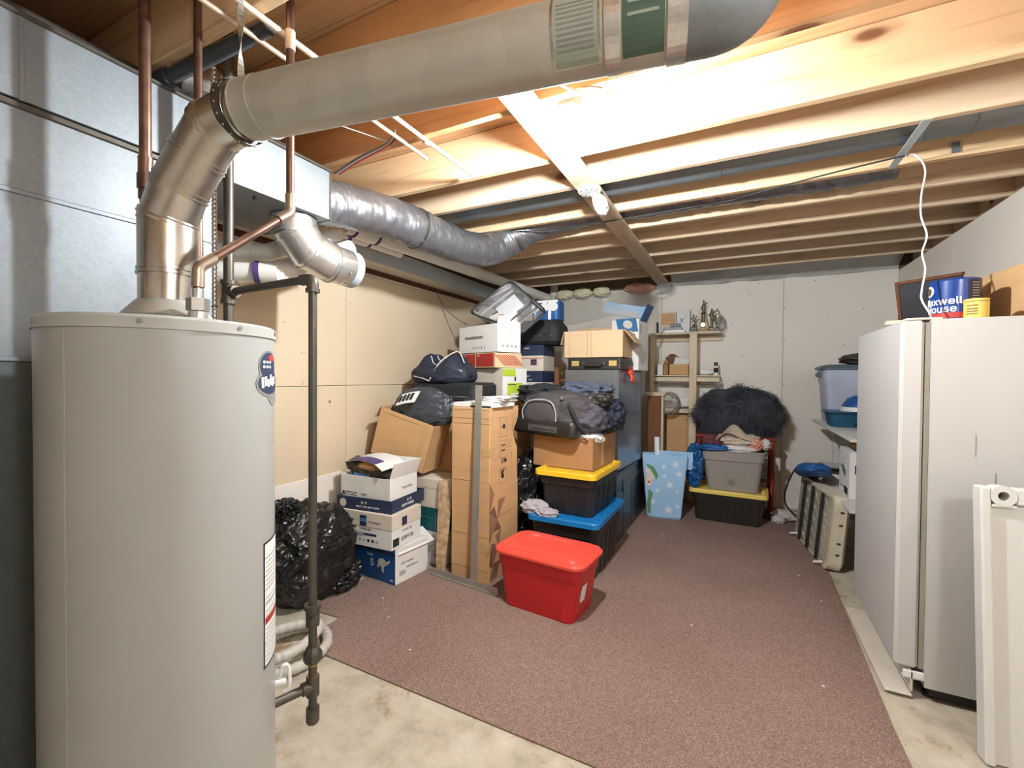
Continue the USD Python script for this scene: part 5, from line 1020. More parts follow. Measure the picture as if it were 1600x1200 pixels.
single('brown_box', cbox(0.34, 0.3, 0.95, 0.004, (-1.37, 4.98, 0.6)), 'cardboard_dark', 'dark brown carton in the shadow behind the grey cabinet', 'cardboard box')
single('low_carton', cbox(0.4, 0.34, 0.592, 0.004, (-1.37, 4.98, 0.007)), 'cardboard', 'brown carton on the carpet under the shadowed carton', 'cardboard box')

# ------------------------------------------------------------------ rubbish bag at the left wall
gb = thing('rubbish_bag', 'big shiny black rubbish bag against the left wall beside the paper boxes', 'bag', (-2.345, 1.86, 0.004))
m_ = blob(0.235, 0.30, 0.30, (0, 0, 0.275), 0.15, 1.9, 51, 0.85, flat=0.92, sub=6, ridge=True, sag=0.12); part('sack', m_, 'black_bag', gb, smooth=True)
part('tied_neck', blob(0.09, 0.09, 0.06, (0.0, -0.14, 0.56), 0.5, 3.4, 53, sub=5, ridge=True), 'black_bag', gb, smooth=True)
part('side_bulge', [blob(0.12, 0.13, 0.10, (0.10, 0.16, 0.10), 0.25, 3, 55, 0.85, flat=0.9, sub=5, ridge=True)], 'black_bag', gb, smooth=True)

# ------------------------------------------------------------------ far wall: shelf unit and what stands on it
su = thing('shelf_unit', 'homemade pale wooden shelf unit against the far wall', 'shelf', (-0.5, 5.2, 0.0))
part('upright', box(-0.375, -0.335, 0.0, 0.09, 0.007, 1.838, 0.003), 'shelf_wood', su)
part('upright', box(0.04, 0.115, -0.008, 0.03, 0.007, 1.838, 0.003), 'shelf_wood', su)
part('upright', box(-0.375, -0.335, 0.205, 0.245, 0.007, 1.838, 0.003), 'shelf_wood', su)
part('upright', box(0.06, 0.10, 0.205, 0.245, 0.007, 1.838, 0.003), 'shelf_wood', su)
p_ = [(-0.385, 0.0), (0.29, 0.0), (0.335, 0.02), (0.36, 0.07), (0.36, 0.245), (-0.385, 0.245)]
part('top_shelf', trimesh.creation.extrude_polygon(Polygon(p_), 0.02, engine='earcut').apply_translation((0, 0, 1.84)), 'shelf_wood_x', su, smooth=20)
for z, x1 in ((1.375, 0.34), (1.03, 0.10)):
    part('shelf_board', box(-0.335, x1, 0.032, 0.245, z, z + 0.014, 0.002), 'shelf_wood_x', su)
    part('front_rail', box(-0.334, 0.039, 0.0, 0.03, z - 0.055, z - 0.008, 0.003), 'shelf_wood_x', su)
    if x1 > 0.2: part('front_rail', box(0.116, x1, 0.0, 0.03, z - 0.055, z - 0.008, 0.003), 'shelf_wood_x', su)
    part('wall_rail', box(-0.334, x1, 0.226, 0.245, z - 0.06, z - 0.001, 0.003), 'shelf_wood_x', su)
part('wall_rail', box(-0.334, 0.35, 0.226, 0.245, 1.775, 1.838, 0.003), 'shelf_wood_x', su)
ZS, ZM, ZL = 1.861, 1.3905, 1.0455
def small(name, label, cat, mesh, m, at, grp=None): return single(name, mov(cat_(mesh) if isinstance(mesh, list) else mesh, *at), m, label, cat, grp)
single('speaker_stick', cbox(0.018, 0.04, 0.13, 0.003, (-0.815, 5.3, ZS)), 'ink', 'thin black upright box at the left end of the top shelf', 'box')
t = thing('appliance', 'low white and grey appliance lying on the top shelf', 'appliance', (-0.645, 5.29, ZS)); part('body', cbox(0.26, 0.15, 0.03, 0.006), 'white_plastic', t); part('grey_top', cbox(0.20, 0.12, 0.03, 0.006, (0.0, 0.0, 0.0305)), 'ink_light', t); part('smoked_cover', box(-0.02, 0.08, -0.06, 0.05, 0.061, 0.10, 0.003), 'slate_lid', t)
t = thing('gift_box', 'white marbled box at the back of the top shelf beside the trophies', 'box', (-0.545, 5.39, ZS)); part('body', cbox(0.14, 0.09, 0.27, 0.003), 'white_paper', t); part('print_patch', [plate(0.03, 0.05, (-0.03, -0.046, 0.12), X_, Zu), face(rot(box(-0.04, 0.04, -0.002, 0.002, 0, 0.001, 0), 60), (0.02, -0.046, 0.18), X_, Zu)], 'ink_light', t)
t = thing('small_box', 'white box with brown square front at the back of the top shelf', 'box', (-0.72, 5.38, ZS)); part('body', cbox(0.20, 0.09, 0.24, 0.003), 'cream_paper', t); part('brown_front', plate(0.15, 0.13, (-0.06, -0.0458, 0.10), X_, Zu), 'cardboard', t)
def trophy(label, at, h, m, fig):
    t = thing('trophy', label, 'trophy', at)
    part('base', [cbox(0.085 * fig, 0.06, 0.025, 0.003), cbox(0.065 * fig, 0.05, 0.03, 0.003, (0, 0, 0.0255))], 'bronze' if m == 'bronze' else 'black_plastic', t)
    part('column', lathe([(0, 0.056), (0.02 * fig, 0.058), (0.012 * fig, 0.08), (0.013 * fig, h * 0.55), (0.022 * fig, h * 0.6), (0, h * 0.62)], n=18), m, t)
    part('figure', [lathe([(0, h * 0.62), (0.012, h * 0.63), (0.016, h * 0.74), (0.019, h * 0.82), (0.006, h * 0.87), (0.011, h * 0.93), (0.008, h * 0.98), (0, h)], n=14), rod((0.012, 0, h * 0.8), (0.035, 0, h * 0.9), 0.005, 8), rod((-0.012, 0, h * 0.8), (-0.03, 0, h * 0.7), 0.005, 8)], m, t)
    return t
k = trophy('tall bronze trophy with stepped base, tallest on the top shelf', (-0.335, 5.34, ZS), 0.36, 'bronze', 1.5)
part('side_wing', [poly([(-0.06, 0.03), (-0.02, 0.05), (-0.014, 0.2), (-0.03, 0.13)], (0, -0.03, 0), X_, Zu, 0.01), poly([(0.06, 0.03), (0.014, 0.2), (0.02, 0.05)], (0, -0.03, 0), X_, Zu, 0.01)], 'bronze', k); part('medal', disc(0.022, (0.0, -0.05, 0.08), X_, Zu, 0.006), 'silver', k)
trophy('small silver trophy left of the tall bronze one on the top shelf', (-0.43, 5.29, ZS), 0.20, 'silver', 1.0)
t = thing('trophy', 'silver cup trophy near the right end of the top shelf', 'trophy', (-0.195, 5.33, ZS)); part('base', cbox(0.06, 0.06, 0.04, 0.003), 'black_plastic', t); part('cup', lathe([(0, 0.041), (0.024, 0.042), (0.008, 0.06), (0.01, 0.09), (0.032, 0.13), (0.036, 0.18), (0.03, 0.182), (0.01, 0.20), (0.012, 0.22), (0.004, 0.25), (0, 0.26)], n=20), 'silver', t); part('handle', [tube(curve([(s * 0.03, 0, 0.12), (s * 0.05, 0, 0.14), (s * 0.05, 0, 0.17), (s * 0.034, 0, 0.175)]), 0.004, 8) for s in (-1, 1)], 'silver', t)
trophy('slim bronze trophy behind the silver cup on the top shelf', (-0.255, 5.41, ZS), 0.27, 'bronze', 0.9)
single('clear_wrap', blob(0.05, 0.07, 0.085, (-0.165, 5.375, ZS + 0.08), 0.25, 3, 61), 'poly_clear', 'clear plastic bag slumped at the right end of the top shelf', 'bag', smooth=True)
t = open_carton('small_carton', 'open brown carton on the middle shelf holding a white paper', (-0.58, 5.31, ZM), 6, 0.20, 0.15, 0.12, 'cardboard', (('l', 0.05, 60),))
part('white_card', rot(box(-0.08, 0.08, 0, 0.003, 0.05, 0.19, 0.001), 12, Y_), 'white_paper', t)
single('small_box', cbox(0.06, 0.1, 0.12, 0.003, (-0.775, 5.31, ZM)), 'white_paper', 'white box at the left end of the middle shelf', 'box')
single('small_box', cbox(0.05, 0.08, 0.16, 0.003, (-0.715, 5.33, ZM)), 'cardboard_dark', 'narrow brown box between the white box and the open carton on the middle shelf', 'box')
single('foil_bag', blob(0.07, 0.05, 0.075, (-0.66, 5.40, ZM + 0.17), 0.35, 3, 63, flat=None), 'ink_brown', 'crumpled brown bag stuffed behind the open carton on the middle shelf', 'bag', smooth=True)
single('white_bottle', rot(lathe([(0, -0.06), (0.03, -0.055), (0.034, 0.02), (0.02, 0.05), (0.014, 0.07), (0, 0.072)], n=20), 90, Y_).apply_translation((-0.30, 5.32, ZM + 0.034)), 'white_plastic', 'white plastic bottle lying on the middle shelf right of the upright', 'bottle')
t = thing('spray_can', 'small dark can standing at the right end of the middle shelf', 'can', (-0.2, 5.31, ZM)); part('body', lathe([(0, 0), (0.022, 0), (0.022, 0.10), (0, 0.105)], n=20), 'white_plastic', t); part('cap', lathe([(0, 0.105), (0.02, 0.105), (0.018, 0.14), (0, 0.14)], n=20), 'black_plastic', t); part('dark_label', lathe([(0.0222, 0.03), (0.0226, 0.03), (0.0226, 0.08), (0.0222, 0.08)], n=20), 'ink', t)
single('bubble_bag', blob(0.10, 0.065, 0.115, (-0.655, 5.16, ZL + 0.03), 0.35, 3.5, 65, sub=5, ridge=True), 'poly_thin', 'clear crinkled plastic bag spilling off the lower shelf', 'bag', smooth=True)
single('small_box', cbox(0.10, 0.07, 0.10, 0.003, (-0.51, 5.31, ZL)), 'white_paper', 'little white box on the lower shelf beside the clear bag', 'box')
wp = thing('wooden_headboard', 'brown wooden furniture end with a moulded cap below the shelves', 'furniture', (-0.785, 5.06, 0.007))
part('post', box(-0.075, 0.062, -0.06, 0.06, 0, 1.155, 0.004), 'brown_wood', wp); part('pale_edge', box(0.062, 0.085, -0.045, 0.045, 0, 1.155, 0.003), 'shelf_wood', wp); part('cap_moulding', [box(-0.09, 0.10, -0.075, 0.075, 1.156, 1.175, 0.004), box(-0.10, 0.112, -0.085, 0.085, 1.1755, 1.195, 0.005)], 'shelf_wood_x', wp)
single('leaning_sheet', rot(box(-0.70, -0.47, 0, 0.008, 0.0, 0.98, 0.001), 2, X_).apply_translation((0, 5.325, 0.008)), 'cardboard', 'flat brown cardboard sheet leaning under the shelf unit', 'cardboard sheet')

# ------------------------------------------------------------------ gift bag, totes, fur and red chair
gf = thing('gift_bag', 'tall pale blue paper gift bag printed with snowflakes and an elf', 'gift bag', (-0.615, 4.53, 0.007), 8)
R1 = [np.column_stack([rrect(a, b, 0.008, 2), np.full(12, z)]) for a, b, z in ((0.28, 0.13, 0), (0.31, 0.15, 0.02), (0.36, 0.17, 0.32), (0.415, 0.15, 0.61))]
inn = [np.column_stack([r[:, :2] * 0.985, np.maximum(r[:, 2], 0.004)]) for r in R1[::-1]]
part('bag', loft(R1 + inn), 'gift_blue', gf, smooth=20)
def gfp(x, z, o=0.0):                     # a point on the bag's front, z up the face
    d_ = np.interp(z, [0, 0.02, 0.32, 0.61], [0.13, 0.15, 0.17, 0.15]); return (x, -d_ / 2 - 0.002 - o, z)
upf = lambda z: (0, -0.03 if z < 0.32 else 0.035, 1)
fl_ = [(0.10, 0.53, 0.034), (-0.005, 0.50, 0.022), (0.05, 0.33, 0.036), (0.13, 0.44, 0.03), (-0.06, 0.27, 0.026), (-0.10, 0.16, 0.03), (0.04, 0.09, 0.036), (0.12, 0.13, 0.02), (0.0, 0.41, 0.02), (-0.13, 0.38, 0.02), (0.12, 0.27, 0.022)]
for x, z, r in fl_: part('snowflake', [face(rot(box(-r, r, -0.1 * r, 0.1 * r, 0, 0.0012, 0), a), gfp(x, z), X_, upf(z)) for a in (0, 45, 90, 135)] + [disc(r * 0.35, gfp(x, z), X_, upf(z), 0.002, 10)], 'gift_white', gf)
ef = part('elf_cap', [poly([(-0.165, 0.42), (-0.16, 0.52), (-0.10, 0.50), (-0.055, 0.42), (-0.07, 0.37), (-0.12, 0.43)], gfp(0, 0.0, 0.019), X_, Zu, 0.002)], 'elf_green', gf, label='printed elf with green cap')
part('cap_trim', poly([(-0.17, 0.50), (-0.125, 0.465), (-0.08, 0.39), (-0.10, 0.36), (-0.14, 0.41), (-0.17, 0.44)], gfp(0, 0.0, 0.0205), X_, Zu, 0.002), 'white_cloth', ef)
part('elf_face', poly([(-0.165, 0.43), (-0.13, 0.40), (-0.11, 0.345), (-0.14, 0.30), (-0.162, 0.31)], gfp(0, 0, 0.0195), X_, Zu, 0.002), 'elf_skin', ef)
part('elf_smile', poly([(-0.15, 0.345), (-0.135, 0.335), (-0.128, 0.35), (-0.142, 0.362)], gfp(0, 0, 0.0215), X_, Zu, 0.002), 'ink_red', ef)
part('elf_jacket', poly([(-0.155, 0.13), (-0.14, 0.28), (-0.10, 0.24), (-0.12, 0.16), (-0.12, 0.05), (-0.145, 0.04)], gfp(0, 0, 0.017), X_, Zu, 0.002), 'elf_green', ef)
single('wrapping_roll', tube([(-0.665, 4.52, 0.10), (-0.69, 4.53, 0.78)], 0.026, 18), 'gift_white', 'white wrapping paper roll sticking up out of the gift bag', 'paper roll')
single('tissue_paper', [rot(box(-0.10, 0.10, -0.002, 0.002, -0.12, 0.05, 0), a, (0.3, 0, 1)).apply_translation((-0.56 + 0.05 * k, 4.53 + 0.01 * k, 0.60)) for k, a in enumerate((2, -7, 6))], 'gift_blue', 'white and blue paper sheets tucked in the top of the gift bag', 'paper')
tote('storage_tote', 'black tote with pale yellow lid under the grey tote by the far wall', (-0.055, 4.77, 0.007), -2.6, 0.67, 0.42, 0.275, 'black_plastic', 'cream_yellow_lid', ribs=1, style='tough', taper=0.90)
gt = tote('storage_tote', 'open grey tote heaped with newspaper and clothes on the yellow lid', (-0.02, 4.79, 0.297), 0, 0.58, 0.37, 0.385, 'grey_tote', 'grey_tote', has_lid=False, taper=0.80)
part('embossed_logo', face(lathe([(0.02, 0), (0.03, 0), (0.03, 0.0012), (0.02, 0.0012)], n=20), (-0.01, -0.1475, 0.09), X_, (0, -0.09, 1)), 'ink_grey', gt)
single('newspaper_pile', [blob(0.19, 0.12, 0.055, (0.03, 4.75, 0.775), 0.35, 3, 71, 0.85, sub=5), sheet(lambda u, v: (-0.17 + 0.30 * u, 4.62 + 0.22 * v, 0.77 + 0.12 * math.sin(PI * u) * (0.6 + 0.4 * v) + 0.02 * math.sin(7 * u + 4 * v)), 24, 12, 0.004)], 'news', 'crumpled newspaper heaped in the open grey tote', 'newspaper', smooth=True)
single('white_garment', [blob(0.17, 0.06, 0.035, (0.02, 4.66, 0.70), 0.25, 3, 73), blob(0.04, 0.04, 0.05, (0.25, 4.70, 0.75), 0.35, 3, 74)], 'white_cloth', 'white cloth showing along the rim of the grey tote', 'clothing', smooth=True)
single('plum_garment', blob(0.09, 0.07, 0.06, (-0.20, 4.70, 0.755), 0.35, 3, 75), 'plum_cloth', 'dark red patterned cloth in the left of the grey tote', 'clothing', smooth=True)
single('peach_garment', blob(0.06, 0.05, 0.06, (0.17, 4.68, 0.74), 0.35, 3, 76), 'peach_cloth', 'peach coloured cloth in the right of the grey tote', 'clothing', smooth=True)
single('blue_plastic_bag', [blob(0.075, 0.09, 0.20, (-0.355, 4.66, 0.51), 0.3, 3, 77, sub=5, ridge=True), blob(0.16, 0.05, 0.03, (-0.18, 4.63, 0.70), 0.35, 3, 78, sub=5)], 'blue_bag', 'bright blue plastic bag hanging over the left rim of the grey tote', 'bag', smooth=True)
ch = thing('red_chair', 'red-brown wooden chair buried under the dark fur by the far wall', 'chair', (0.0, 5.15, 0.007))
part('seat', box(-0.37, 0.35, -0.17, 0.17, 0.74, 0.775, 0.008), 'red_wood', ch)
for x in (-0.34, 0.32):
    for y in (-0.15, 0.15): part('leg', lathe([(0, 0), (0.014, 0), (0.017, 0.15), (0.022, 0.35), (0.017, 0.5), (0.023, 0.739), (0, 0.739)], (x, y, 0), 14), 'red_wood', ch)
part('stretcher', rod((-0.34, -0.15, 0.35), (0.32, -0.15, 0.35), 0.012), 'red_wood', ch); part('stretcher', rod((0.32, -0.15, 0.5), (0.32, 0.15, 0.5), 0.012), 'red_wood', ch)
fr_ = thing('fur_throw', 'shaggy dark grey fur throw heaped on the red chair', 'fur throw', (0.02, 5.12, 0.79))
hb = blob(0.36, 0.20, 0.235, (0.0, 0.02, 0.215), 0.18, 2.2, 81, 0.85, flat=0.9, sub=5)
part('pelt', hb, 'fur', fr_, smooth=True)
hp, hf = trimesh.sample.sample_surface(hb, 15000, seed=5); hn = hb.face_normals[hf]; r2 = np.random.default_rng(8)
L_ = r2.uniform(0.05, 0.10, len(hp))[:, None]; drift = np.column_stack([meshkit.noise(hp * 9, 1) - 0.5, meshkit.noise(hp * 9, 2) - 0.5, meshkit.noise(hp * 9, 3) - 0.75]) * 1.7 + r2.normal(0, 0.22, hp.shape)
pts = np.stack([hp, hp + hn * L_ * 0.4 + drift * L_ * 0.2, hp + hn * L_ * 0.6 + drift * L_ * 0.6, hp + hn * L_ * 0.65 + drift * L_ * 1.1], 1)
pts[:, :, 2] = np.maximum(pts[:, :, 2], -0.012 + 0.0 * pts[:, :, 2]); pts[:, :, 1] = np.minimum(pts[:, :, 1], 0.325)
bcv = UsdGeom.BasisCurves.Define(stage, path_of('hair', fr_)); bcv.CreateTypeAttr('linear'); bcv.CreatePointsAttr(Vt.Vec3fArray.FromNumpy(pts.reshape(-1, 3).astype(np.float32)))
bcv.CreateCurveVertexCountsAttr(Vt.IntArray.FromNumpy(np.full(len(pts), 4, np.int32))); bcv.CreateWidthsAttr(Vt.FloatArray.FromNumpy(np.tile(np.array([0.0032, 0.003, 0.0022, 0.0008], np.float32), len(pts)))); bcv.SetWidthsInterpolation('vertex')
UsdShade.MaterialBindingAPI.Apply(bcv.GetPrim()).Bind(M['fur']); tag(bcv.GetPrim(), kind='stuff')

# ------------------------------------------------------------------ right wall: shelving, bins and the tabletop game
ss = thing('storage_shelf', 'low storage shelving along the right wall behind the fridge', 'shelf', (1.0, 4.32, 0.0))
for x in (-0.16, 0.33):
    for y in (-0.70, 0.78): part('post', box(x - 0.02, x + 0.02, y - 0.02, y + 0.02, 0, 0.975, 0.003), 'panel_white', ss)
for z in (0.50, 0.955): part('shelf_board', box(-0.345, 0.355, -0.82, 0.82, z, z + 0.02, 0.003), 'panel_white', ss)
ut = tote('storage_tote', 'pale blue tote with slate lid on the storage shelf by the right wall', (0.985, 4.88, 0.976), 0, 0.66, 0.42, 0.475, 'pale_blue_tote', 'slate_lid', taper=0.88)
part('side_panel', [box(-0.16, 0.2, -0.179, -0.176, 0.05, 0.35, 0.002), box(-0.262, -0.26, -0.1, 0.1, 0.05, 0.35, 0.001)], 'pale_blue_tote', ut); part('handle', box(-0.335, -0.30, -0.06, 0.06, 0.40, 0.44, 0.004), 'slate_lid', ut)
single('folded_bag', blob(0.2, 0.15, 0.055, (1.02, 4.86, 1.535), 0.2, 2.5, 83, 0.8, flat=0.8), 'leather', 'dark folded bag lying on the slate tote lid', 'bag', smooth=True)
t = thing('blue_basin', 'teal blue plastic basin in front of the pale blue tote', 'basin', (0.82, 4.45, 0.976), 0); part('body', rings([(0.26, 0.2, 0.05, 0), (0.28, 0.22, 0.05, 0.01), (0.32, 0.26, 0.06, 0.11)]), 'basin_blue', t); part('rim', rings([(0.35, 0.29, 0.06, 0.111), (0.36, 0.30, 0.06, 0.122), (0.33, 0.27, 0.06, 0.126)]), 'basin_blue', t)
t = thing('blue_bowl', 'dark blue upturned bowl with white band on the basin', 'bowl', (0.90, 4.42, 1.103)); part('body', lathe([(0, 0.0), (0.14, 0.0), (0.135, 0.045), (0.10, 0.10), (0.05, 0.125), (0, 0.13)], n=30), 'ink_blue', t); part('white_band', lathe([(0.1405, 0.0), (0.146, 0.0), (0.143, 0.035), (0.1375, 0.035)], n=30), 'white_plastic', t)
single('dark_pouch', blob(0.07, 0.05, 0.035, (0.88, 4.2, 1.01), 0.25, 3, 85), 'black_fabric', 'small black pouch near the blue bowl on the storage shelf', 'pouch', smooth=True)
w, d, h = 0.30, 0.34, 0.33
t = thing('white_carton', 'white printed carton on the lower storage shelf', 'cardboard box', (0.86, 3.98, 0.521), 0); part('body', cbox(w, d, h, 0.003), 'white_paper', t)
for a, b, c, e in ((0.05, 0.19, 0.05, 0.012), (0.12, 0.16, 0.02, 0.06), (0.15, 0.15, 0.02, 0.05), (0.18, 0.14, 0.02, 0.05), (0.06, 0.05, 0.1, 0.008)): part('print_patch', plate(c * 2, e, (-w / 2 - 0.001, d / 2 - a, b), (0, -1, 0), Zu), 'ink_grey', t)
part('black_label', plate(0.10, 0.05, (-w / 2 - 0.001, -0.02, 0.02), (0, -1, 0), Zu), 'ink', t); part('end_label', [plate(0.06, 0.06, ff(w, d, 0.03, 0.18), X_, Zu)], 'ink', t)
single('orange_bag', blob(0.12, 0.14, 0.04, (0.86, 3.98, 0.893), 0.3, 3, 87), 'tan_cloth', 'orange-brown cloth bag squeezed above the white printed carton', 'bag', smooth=True)
t = thing('game_box', 'thin white and grey box lying at the far end of the lower storage shelf', 'box', (0.80, 4.62, 0.521), 0); part('body', cbox(0.28, 0.3, 0.05, 0.003), 'white_paper', t); part('grey_top', cbox(0.27, 0.29, 0.006, 0.001, (0, 0, 0.0505)), 'slate_lid', t)
single('grey_book', rot(cbox(0.26, 0.24, 0.035, 0.003), -8, X_).apply_translation((0.79, 4.62, 0.605)), 'ink_light', 'tilted grey book on the thin white box by the right wall', 'book')
t = thing('face_shield', 'blue plastic shield in clear wrap lying over the tabletop game', 'shield', (0.56, 4.28, 0.56)); part('blue_shell', rot(blob(0.12, 0.26, 0.06, (0, 0, 0.06), 0.15, 2.5, 89, 0.9, flat=0.8), -14, X_), 'ink_blue', t, smooth=True); part('clear_wrap', rot(blob(0.06, 0.2, 0.06, (0.06, 0.05, 0.05), 0.2, 3, 90, 0.9, flat=0.7), -14, X_), 'poly_clear', t, smooth=True); part('white_edge', rot(tube(curve([(-0.05, -0.2, 0.05), (-0.07, 0.0, 0.09), (-0.05, 0.2, 0.06)]), 0.008, 8), -14, X_), 'white_plastic', t)
tg = thing('tabletop_game', 'cream tabletop rod game standing on edge against the storage shelf', 'game', (0.575, 4.16, 0.008), 8)
tl = lambda m: rot(m, 5, Y_)
part('shell', tl(cat_([box(-0.03, -0.022, -0.36, 0.36, 0.02, 0.51, 0.002)])), 'white_plastic', tg)
sh = [np.column_stack([np.full(28, x), rrect(a, b, 0.06, 6)[:, 0], rrect(a, b, 0.06, 6)[:, 1] + 0.265]) for a, b, x in ((0.80, 0.53, -0.05), (0.80, 0.53, 0.03), (0.76, 0.49, 0.05))]
i2 = [np.column_stack([np.full(28, x), rrect(a, b, 0.05, 6)[:, 0], rrect(a, b, 0.05, 6)[:, 1] + 0.265]) for a, b, x in ((0.75, 0.48, 0.03), (0.75, 0.48, -0.05))]
part('rim', tl(loft(sh + i2)), 'ivory', tg)
r3 = np.random.default_rng(4)
for y in (0.20, 0.0, -0.22):
    rp = part('rod', tl(rod((-0.072, y, 0.02), (-0.072, y, 0.51), 0.010, 10)), 'ink', tg)
    for z in np.linspace(0.08, 0.45, 5): part('player', tl(cat_([box(-0.058, -0.034, y - 0.045 + r3.uniform(-0.006, 0.006), y - 0.025, z - 0.014, z + 0.014, 0.003), rod((-0.05, y - 0.09, z - 0.05), (-0.05, y + 0.06, z + 0.05), 0.0028, 6)])), ('ink_grey', 'ink_light', 'print_brown')[int(z * 97) % 3], rp)
part('peg', [tl(rod((-0.05, y, 0.03), (-0.10, y + 0.02, 0.012), 0.009, 10)) for y in (0.33, -0.30)], 'white_plastic', tg)
part('score_slot', [tl(box(-0.01 + 0.0, 0.012, -0.4035, -0.398, z, z + 0.012, 0.001)) for z in (0.12, 0.20, 0.33, 0.42)], 'steel_dark', tg)
single('white_rag', [blob(0.13, 0.10, 0.05, (0.44, 4.98, 0.045), 0.35, 3, 91, flat=0.7), blob(0.06, 0.06, 0.045, (0.37, 4.86, 0.035), 0.35, 3, 92, flat=0.7)], 'white_cloth', 'white rag crumpled on the floor beside the tabletop game', 'rag', smooth=True)
single('floor_cable', tube(curve([(0.49, 4.72, 0.56), (0.45, 4.75, 0.46), (0.42, 4.85, 0.30), (0.43, 4.92, 0.18), (0.47, 4.9, 0.12), (0.53, 4.72, 0.10)]), 0.007, 8), 'cord_black', 'thick black cable looping beside the tabletop game', 'cable')
single('dark_scraps', [blob(0.07, 0.06, 0.03, (0.33, 5.05, 0.035), 0.4, 3, 93, flat=0.7), blob(0.05, 0.05, 0.025, (0.29, 4.95, 0.03), 0.4, 3, 94, flat=0.7)], 'dark_wood', 'dark crumpled scraps on the floor beside the black tote', 'scraps', smooth=True)
# ------------------------------------------------------------------ fridge and what is on it
FX, FY = 0.625, 2.445
fg = thing('refrigerator', 'old white refrigerator standing sideways against the right wall', 'refrigerator', (FX, FY, 0.0), 0)
lean = lambda m: rot(m, 0.9, Y_)
bd = trimesh.creation.extrude_polygon(Polygon([(0.10, 0.06), (0.665, 0.06), (0.665, 1.55), (0.52, 1.612), (0.10, 1.612)]), 0.76, engine='earcut')
bd = face(bd, (0, 0.76, 0), X_, Zu); part('body', bd, 'fridge_white', fg, smooth=20)
part('gasket', box(0.082, 0.10, 0.012, 0.745, 0.13, 1.60, 0.001), 'gasket', fg)
door = [box(0.0, 0.08, 0.004, 0.755, 0.125, 1.61, 0.012)]
part('door', door, 'fridge_white', fg)
part('top_hinge', box(0.02, 0.14, 0.02, 0.09, 1.612, 1.622, 0.003), 'fridge_trim', fg)
part('bottom_hinge', [box(0.03, 0.10, 0.0, 0.012, 0.085, 0.118, 0.002), box(0.03, 0.10, 0.0, 0.06, 0.085, 0.09, 0.001)], 'white_plastic', fg)
part('kick_plate', [box(0.055, 0.064, 0.0, 0.76, 0.03, 0.118, 0.003), box(-0.035, 0.06, -0.01, 0.76, 0.012, 0.024, 0.004)], 'fridge_trim', fg)
part('chassis', box(0.12, 0.66, 0.02, 0.74, 0.02, 0.0595, 0.002), 'ink', fg)
for x in (0.13, 0.62): part('foot', lathe([(0, 0), (0.02, 0), (0.02, 0.0195), (0, 0.0195)], (x, 0.06, 0), 12), 'ink', fg)
for x, z in ((0.3, 0.9), (0.24, 1.05), (0.52, 0.5)): part('scuff', plate(0.002, 0.09, (x, -0.0012, z), X_, Zu, 0.0006), 'gasket', fg)
TZ = 1.6125
co = thing('coffee_can', 'big blue coffee can with red band on the fridge', 'can', (0.848, 2.62, TZ)); RC = 0.083
part('tin', lathe([(0, 0), (RC, 0), (RC + 0.0015, 0.003), (RC, 0.006), (RC, 0.172), (RC + 0.0015, 0.176), (RC, 0.18), (0, 0.18)], n=48), 'coffee_blue', co)
def cw(m, a0, z): 
    m = m.copy(); v = m.vertices.copy(); a = math.radians(a0) + v[:, 0] / RC; q = RC + v[:, 2]
    m.vertices = np.column_stack([q * np.cos(a), q * np.sin(a), z + v[:, 1]]); return m
part('red_band', cw(flat(RC * math.radians(110), 0.024, n=24, t=0.0012), 180, 0.012), 'ink_red', co)
part('dark_panel', cw(flat(RC * math.radians(60), 0.13, n=14, t=0.001), 282, 0.042), 'coffee_dark', co)
part('brand_lettering', [cw(meshkit.text_mesh('Maxwell', 0.029, 0.002, True), 160, 0.072), cw(meshkit.text_mesh('House', 0.029, 0.002, True), 174, 0.039)], 'white_paper', co, smooth=False)
part('cup_print', [cw(ell(0.026, 0.024, 0.0, 0.0, 0.0014).subdivide(), 184, 0.135)], 'white_paper', co); part('cup_coffee', [cw(ell(0.02, 0.017, 0.0, 0.0, 0.002), 180, 0.135)], 'bronze', co)
part('fine_print', [cw(flat(0.03, 0.003, n=4, t=0.0018), 292, 0.09 + 0.011 * k) for k in range(7)], 'ink_light', co)
yc = thing('yellow_can', 'small yellow tin in front of the coffee can', 'can', (0.878, 2.502, TZ)); part('tin', lathe([(0, 0), (0.038, 0), (0.038, 0.076), (0.0385, 0.08), (0, 0.08)], n=36), 'yellow_label', yc)
def yw(m, a0, z):
    m = m.copy(); v = m.vertices.copy(); a = math.radians(a0) + v[:, 0] / 0.038; q = 0.038 + v[:, 2]
    m.vertices = np.column_stack([q * np.cos(a), q * np.sin(a), z + v[:, 1]]); return m
part('label_print', [yw(flat(0.035, 0.004, n=6, t=0.0008), 205, z) for z in (0.05, 0.036, 0.026, 0.016)] + [yw(flat(0.1, 0.002, n=16, t=0.0008), 180, 0.068)], 'ink_brown', yc)
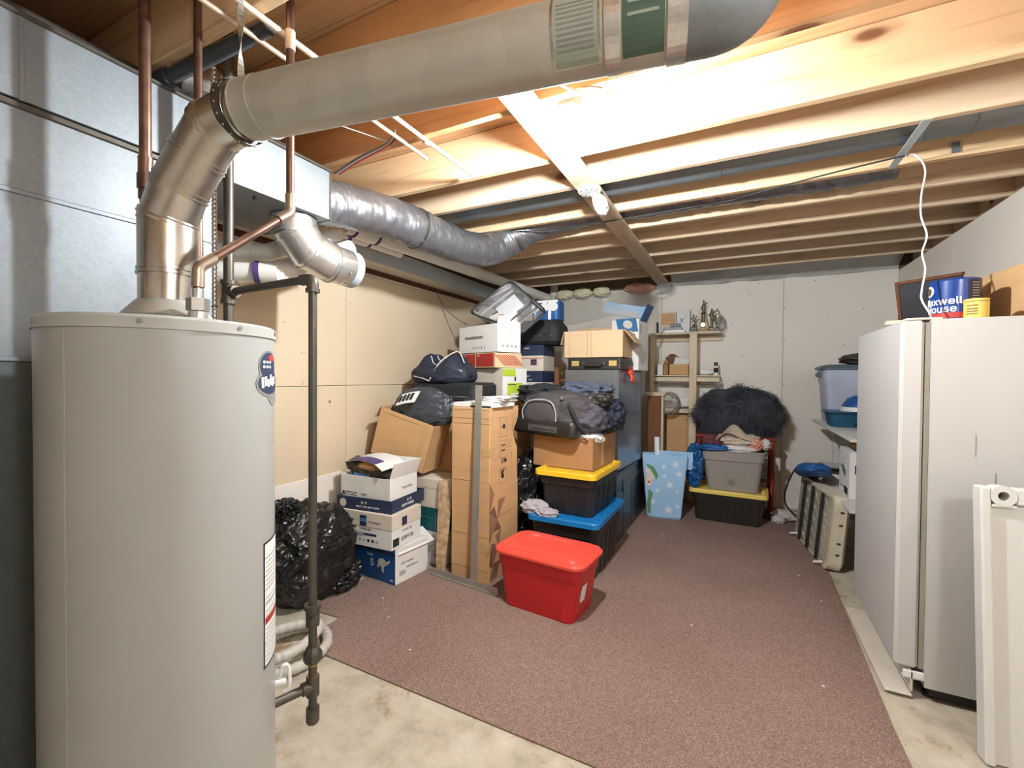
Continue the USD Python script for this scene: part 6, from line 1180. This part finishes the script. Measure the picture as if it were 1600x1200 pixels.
pf = thing('dark_picture', 'dark framed picture leaning behind the coffee can on the fridge', 'picture', (0.835, 2.80, TZ), -40); part('board', rot(box(-0.12, 0.12, 0, 0.012, 0, 0.22, 0.002), 14, X_), 'ink', pf); part('edge_frame', [rot(box(-0.125, 0.125, -0.003, 0.015, 0.22, 0.235, 0.003), 14, X_), rot(box(-0.135, -0.12, -0.003, 0.015, 0, 0.235, 0.003), 14, X_)], 'dark_wood', pf)
fbx = thing('fridge_carton', 'long brown carton on the back of the fridge against the right wall', 'cardboard box', (1.175, 2.66, TZ), 4); part('body', cbox(0.30, 0.52, 0.225, 0.004), 'cardboard', fbx); part('tape_strip', box(-0.03, 0.03, -0.2606, 0.2606, 0.2245, 0.2258, 0), 'tape', fbx)
single('white_strip', cbox(0.12, 0.05, 0.022, 0.004, (0.71, 2.78, TZ + 0.0105)), 'ivory', 'small ivory plastic bar lying on the fridge top at its front', 'bar')
single('wall_paper_tag', box(1.364, 1.3685, 2.92, 3.02, 1.93, 2.06, 0.001), 'white_paper', 'white paper tag pinned to the right wall above the long carton', 'paper')
lp_ = thing('leaning_board', 'white hollow-edged panel leaning in the right foreground', 'panel', (0.80, 2.16, 0.0), 3)
tp_ = lambda m: rot(m, -4.5, X_)
part('stile', tp_(cat_([box(0.0, 0.03, -0.03, 0.03, 0.004, 0.975, 0.006)])), 'panel_white', lp_)
ring = lathe([(0.022, -0.03), (0.034, -0.03), (0.034, 0.03), (0.022, 0.03)], n=28); n0 = 28
ring = trimesh.util.concatenate([loft([np.column_stack([r * np.cos(np.arange(28) * 2 * PI / 28), r * np.sin(np.arange(28) * 2 * PI / 28), np.full(28, z)]) for r, z in ((0.016, -0.03), (0.036, -0.03), (0.036, 0.03), (0.016, 0.03), (0.016, -0.03))], False, False)])
part('tube_end', tp_(face(ring, (0.062, 0, 0.945), X_, Zu)), 'panel_white', lp_)
part('inset_panel', tp_(box(0.03, 0.50, -0.012, 0.018, 0.004, 0.915, 0.004)), 'panel_white', lp_)
part('top_rail', tp_(cat_([box(0.096, 0.50, -0.03, 0.03, 0.915, 0.975, 0.006), box(0.03, 0.096, -0.028, 0.028, 0.905, 0.915, 0.001)])), 'panel_white', lp_)
part('bore_plug', tp_(face(trimesh.creation.cylinder(0.0165, 0.004, sections=24), (0.062, 0.024, 0.945), X_, Zu)), 'gasket', lp_)  # darker disc painted in for the shade inside the tube bore
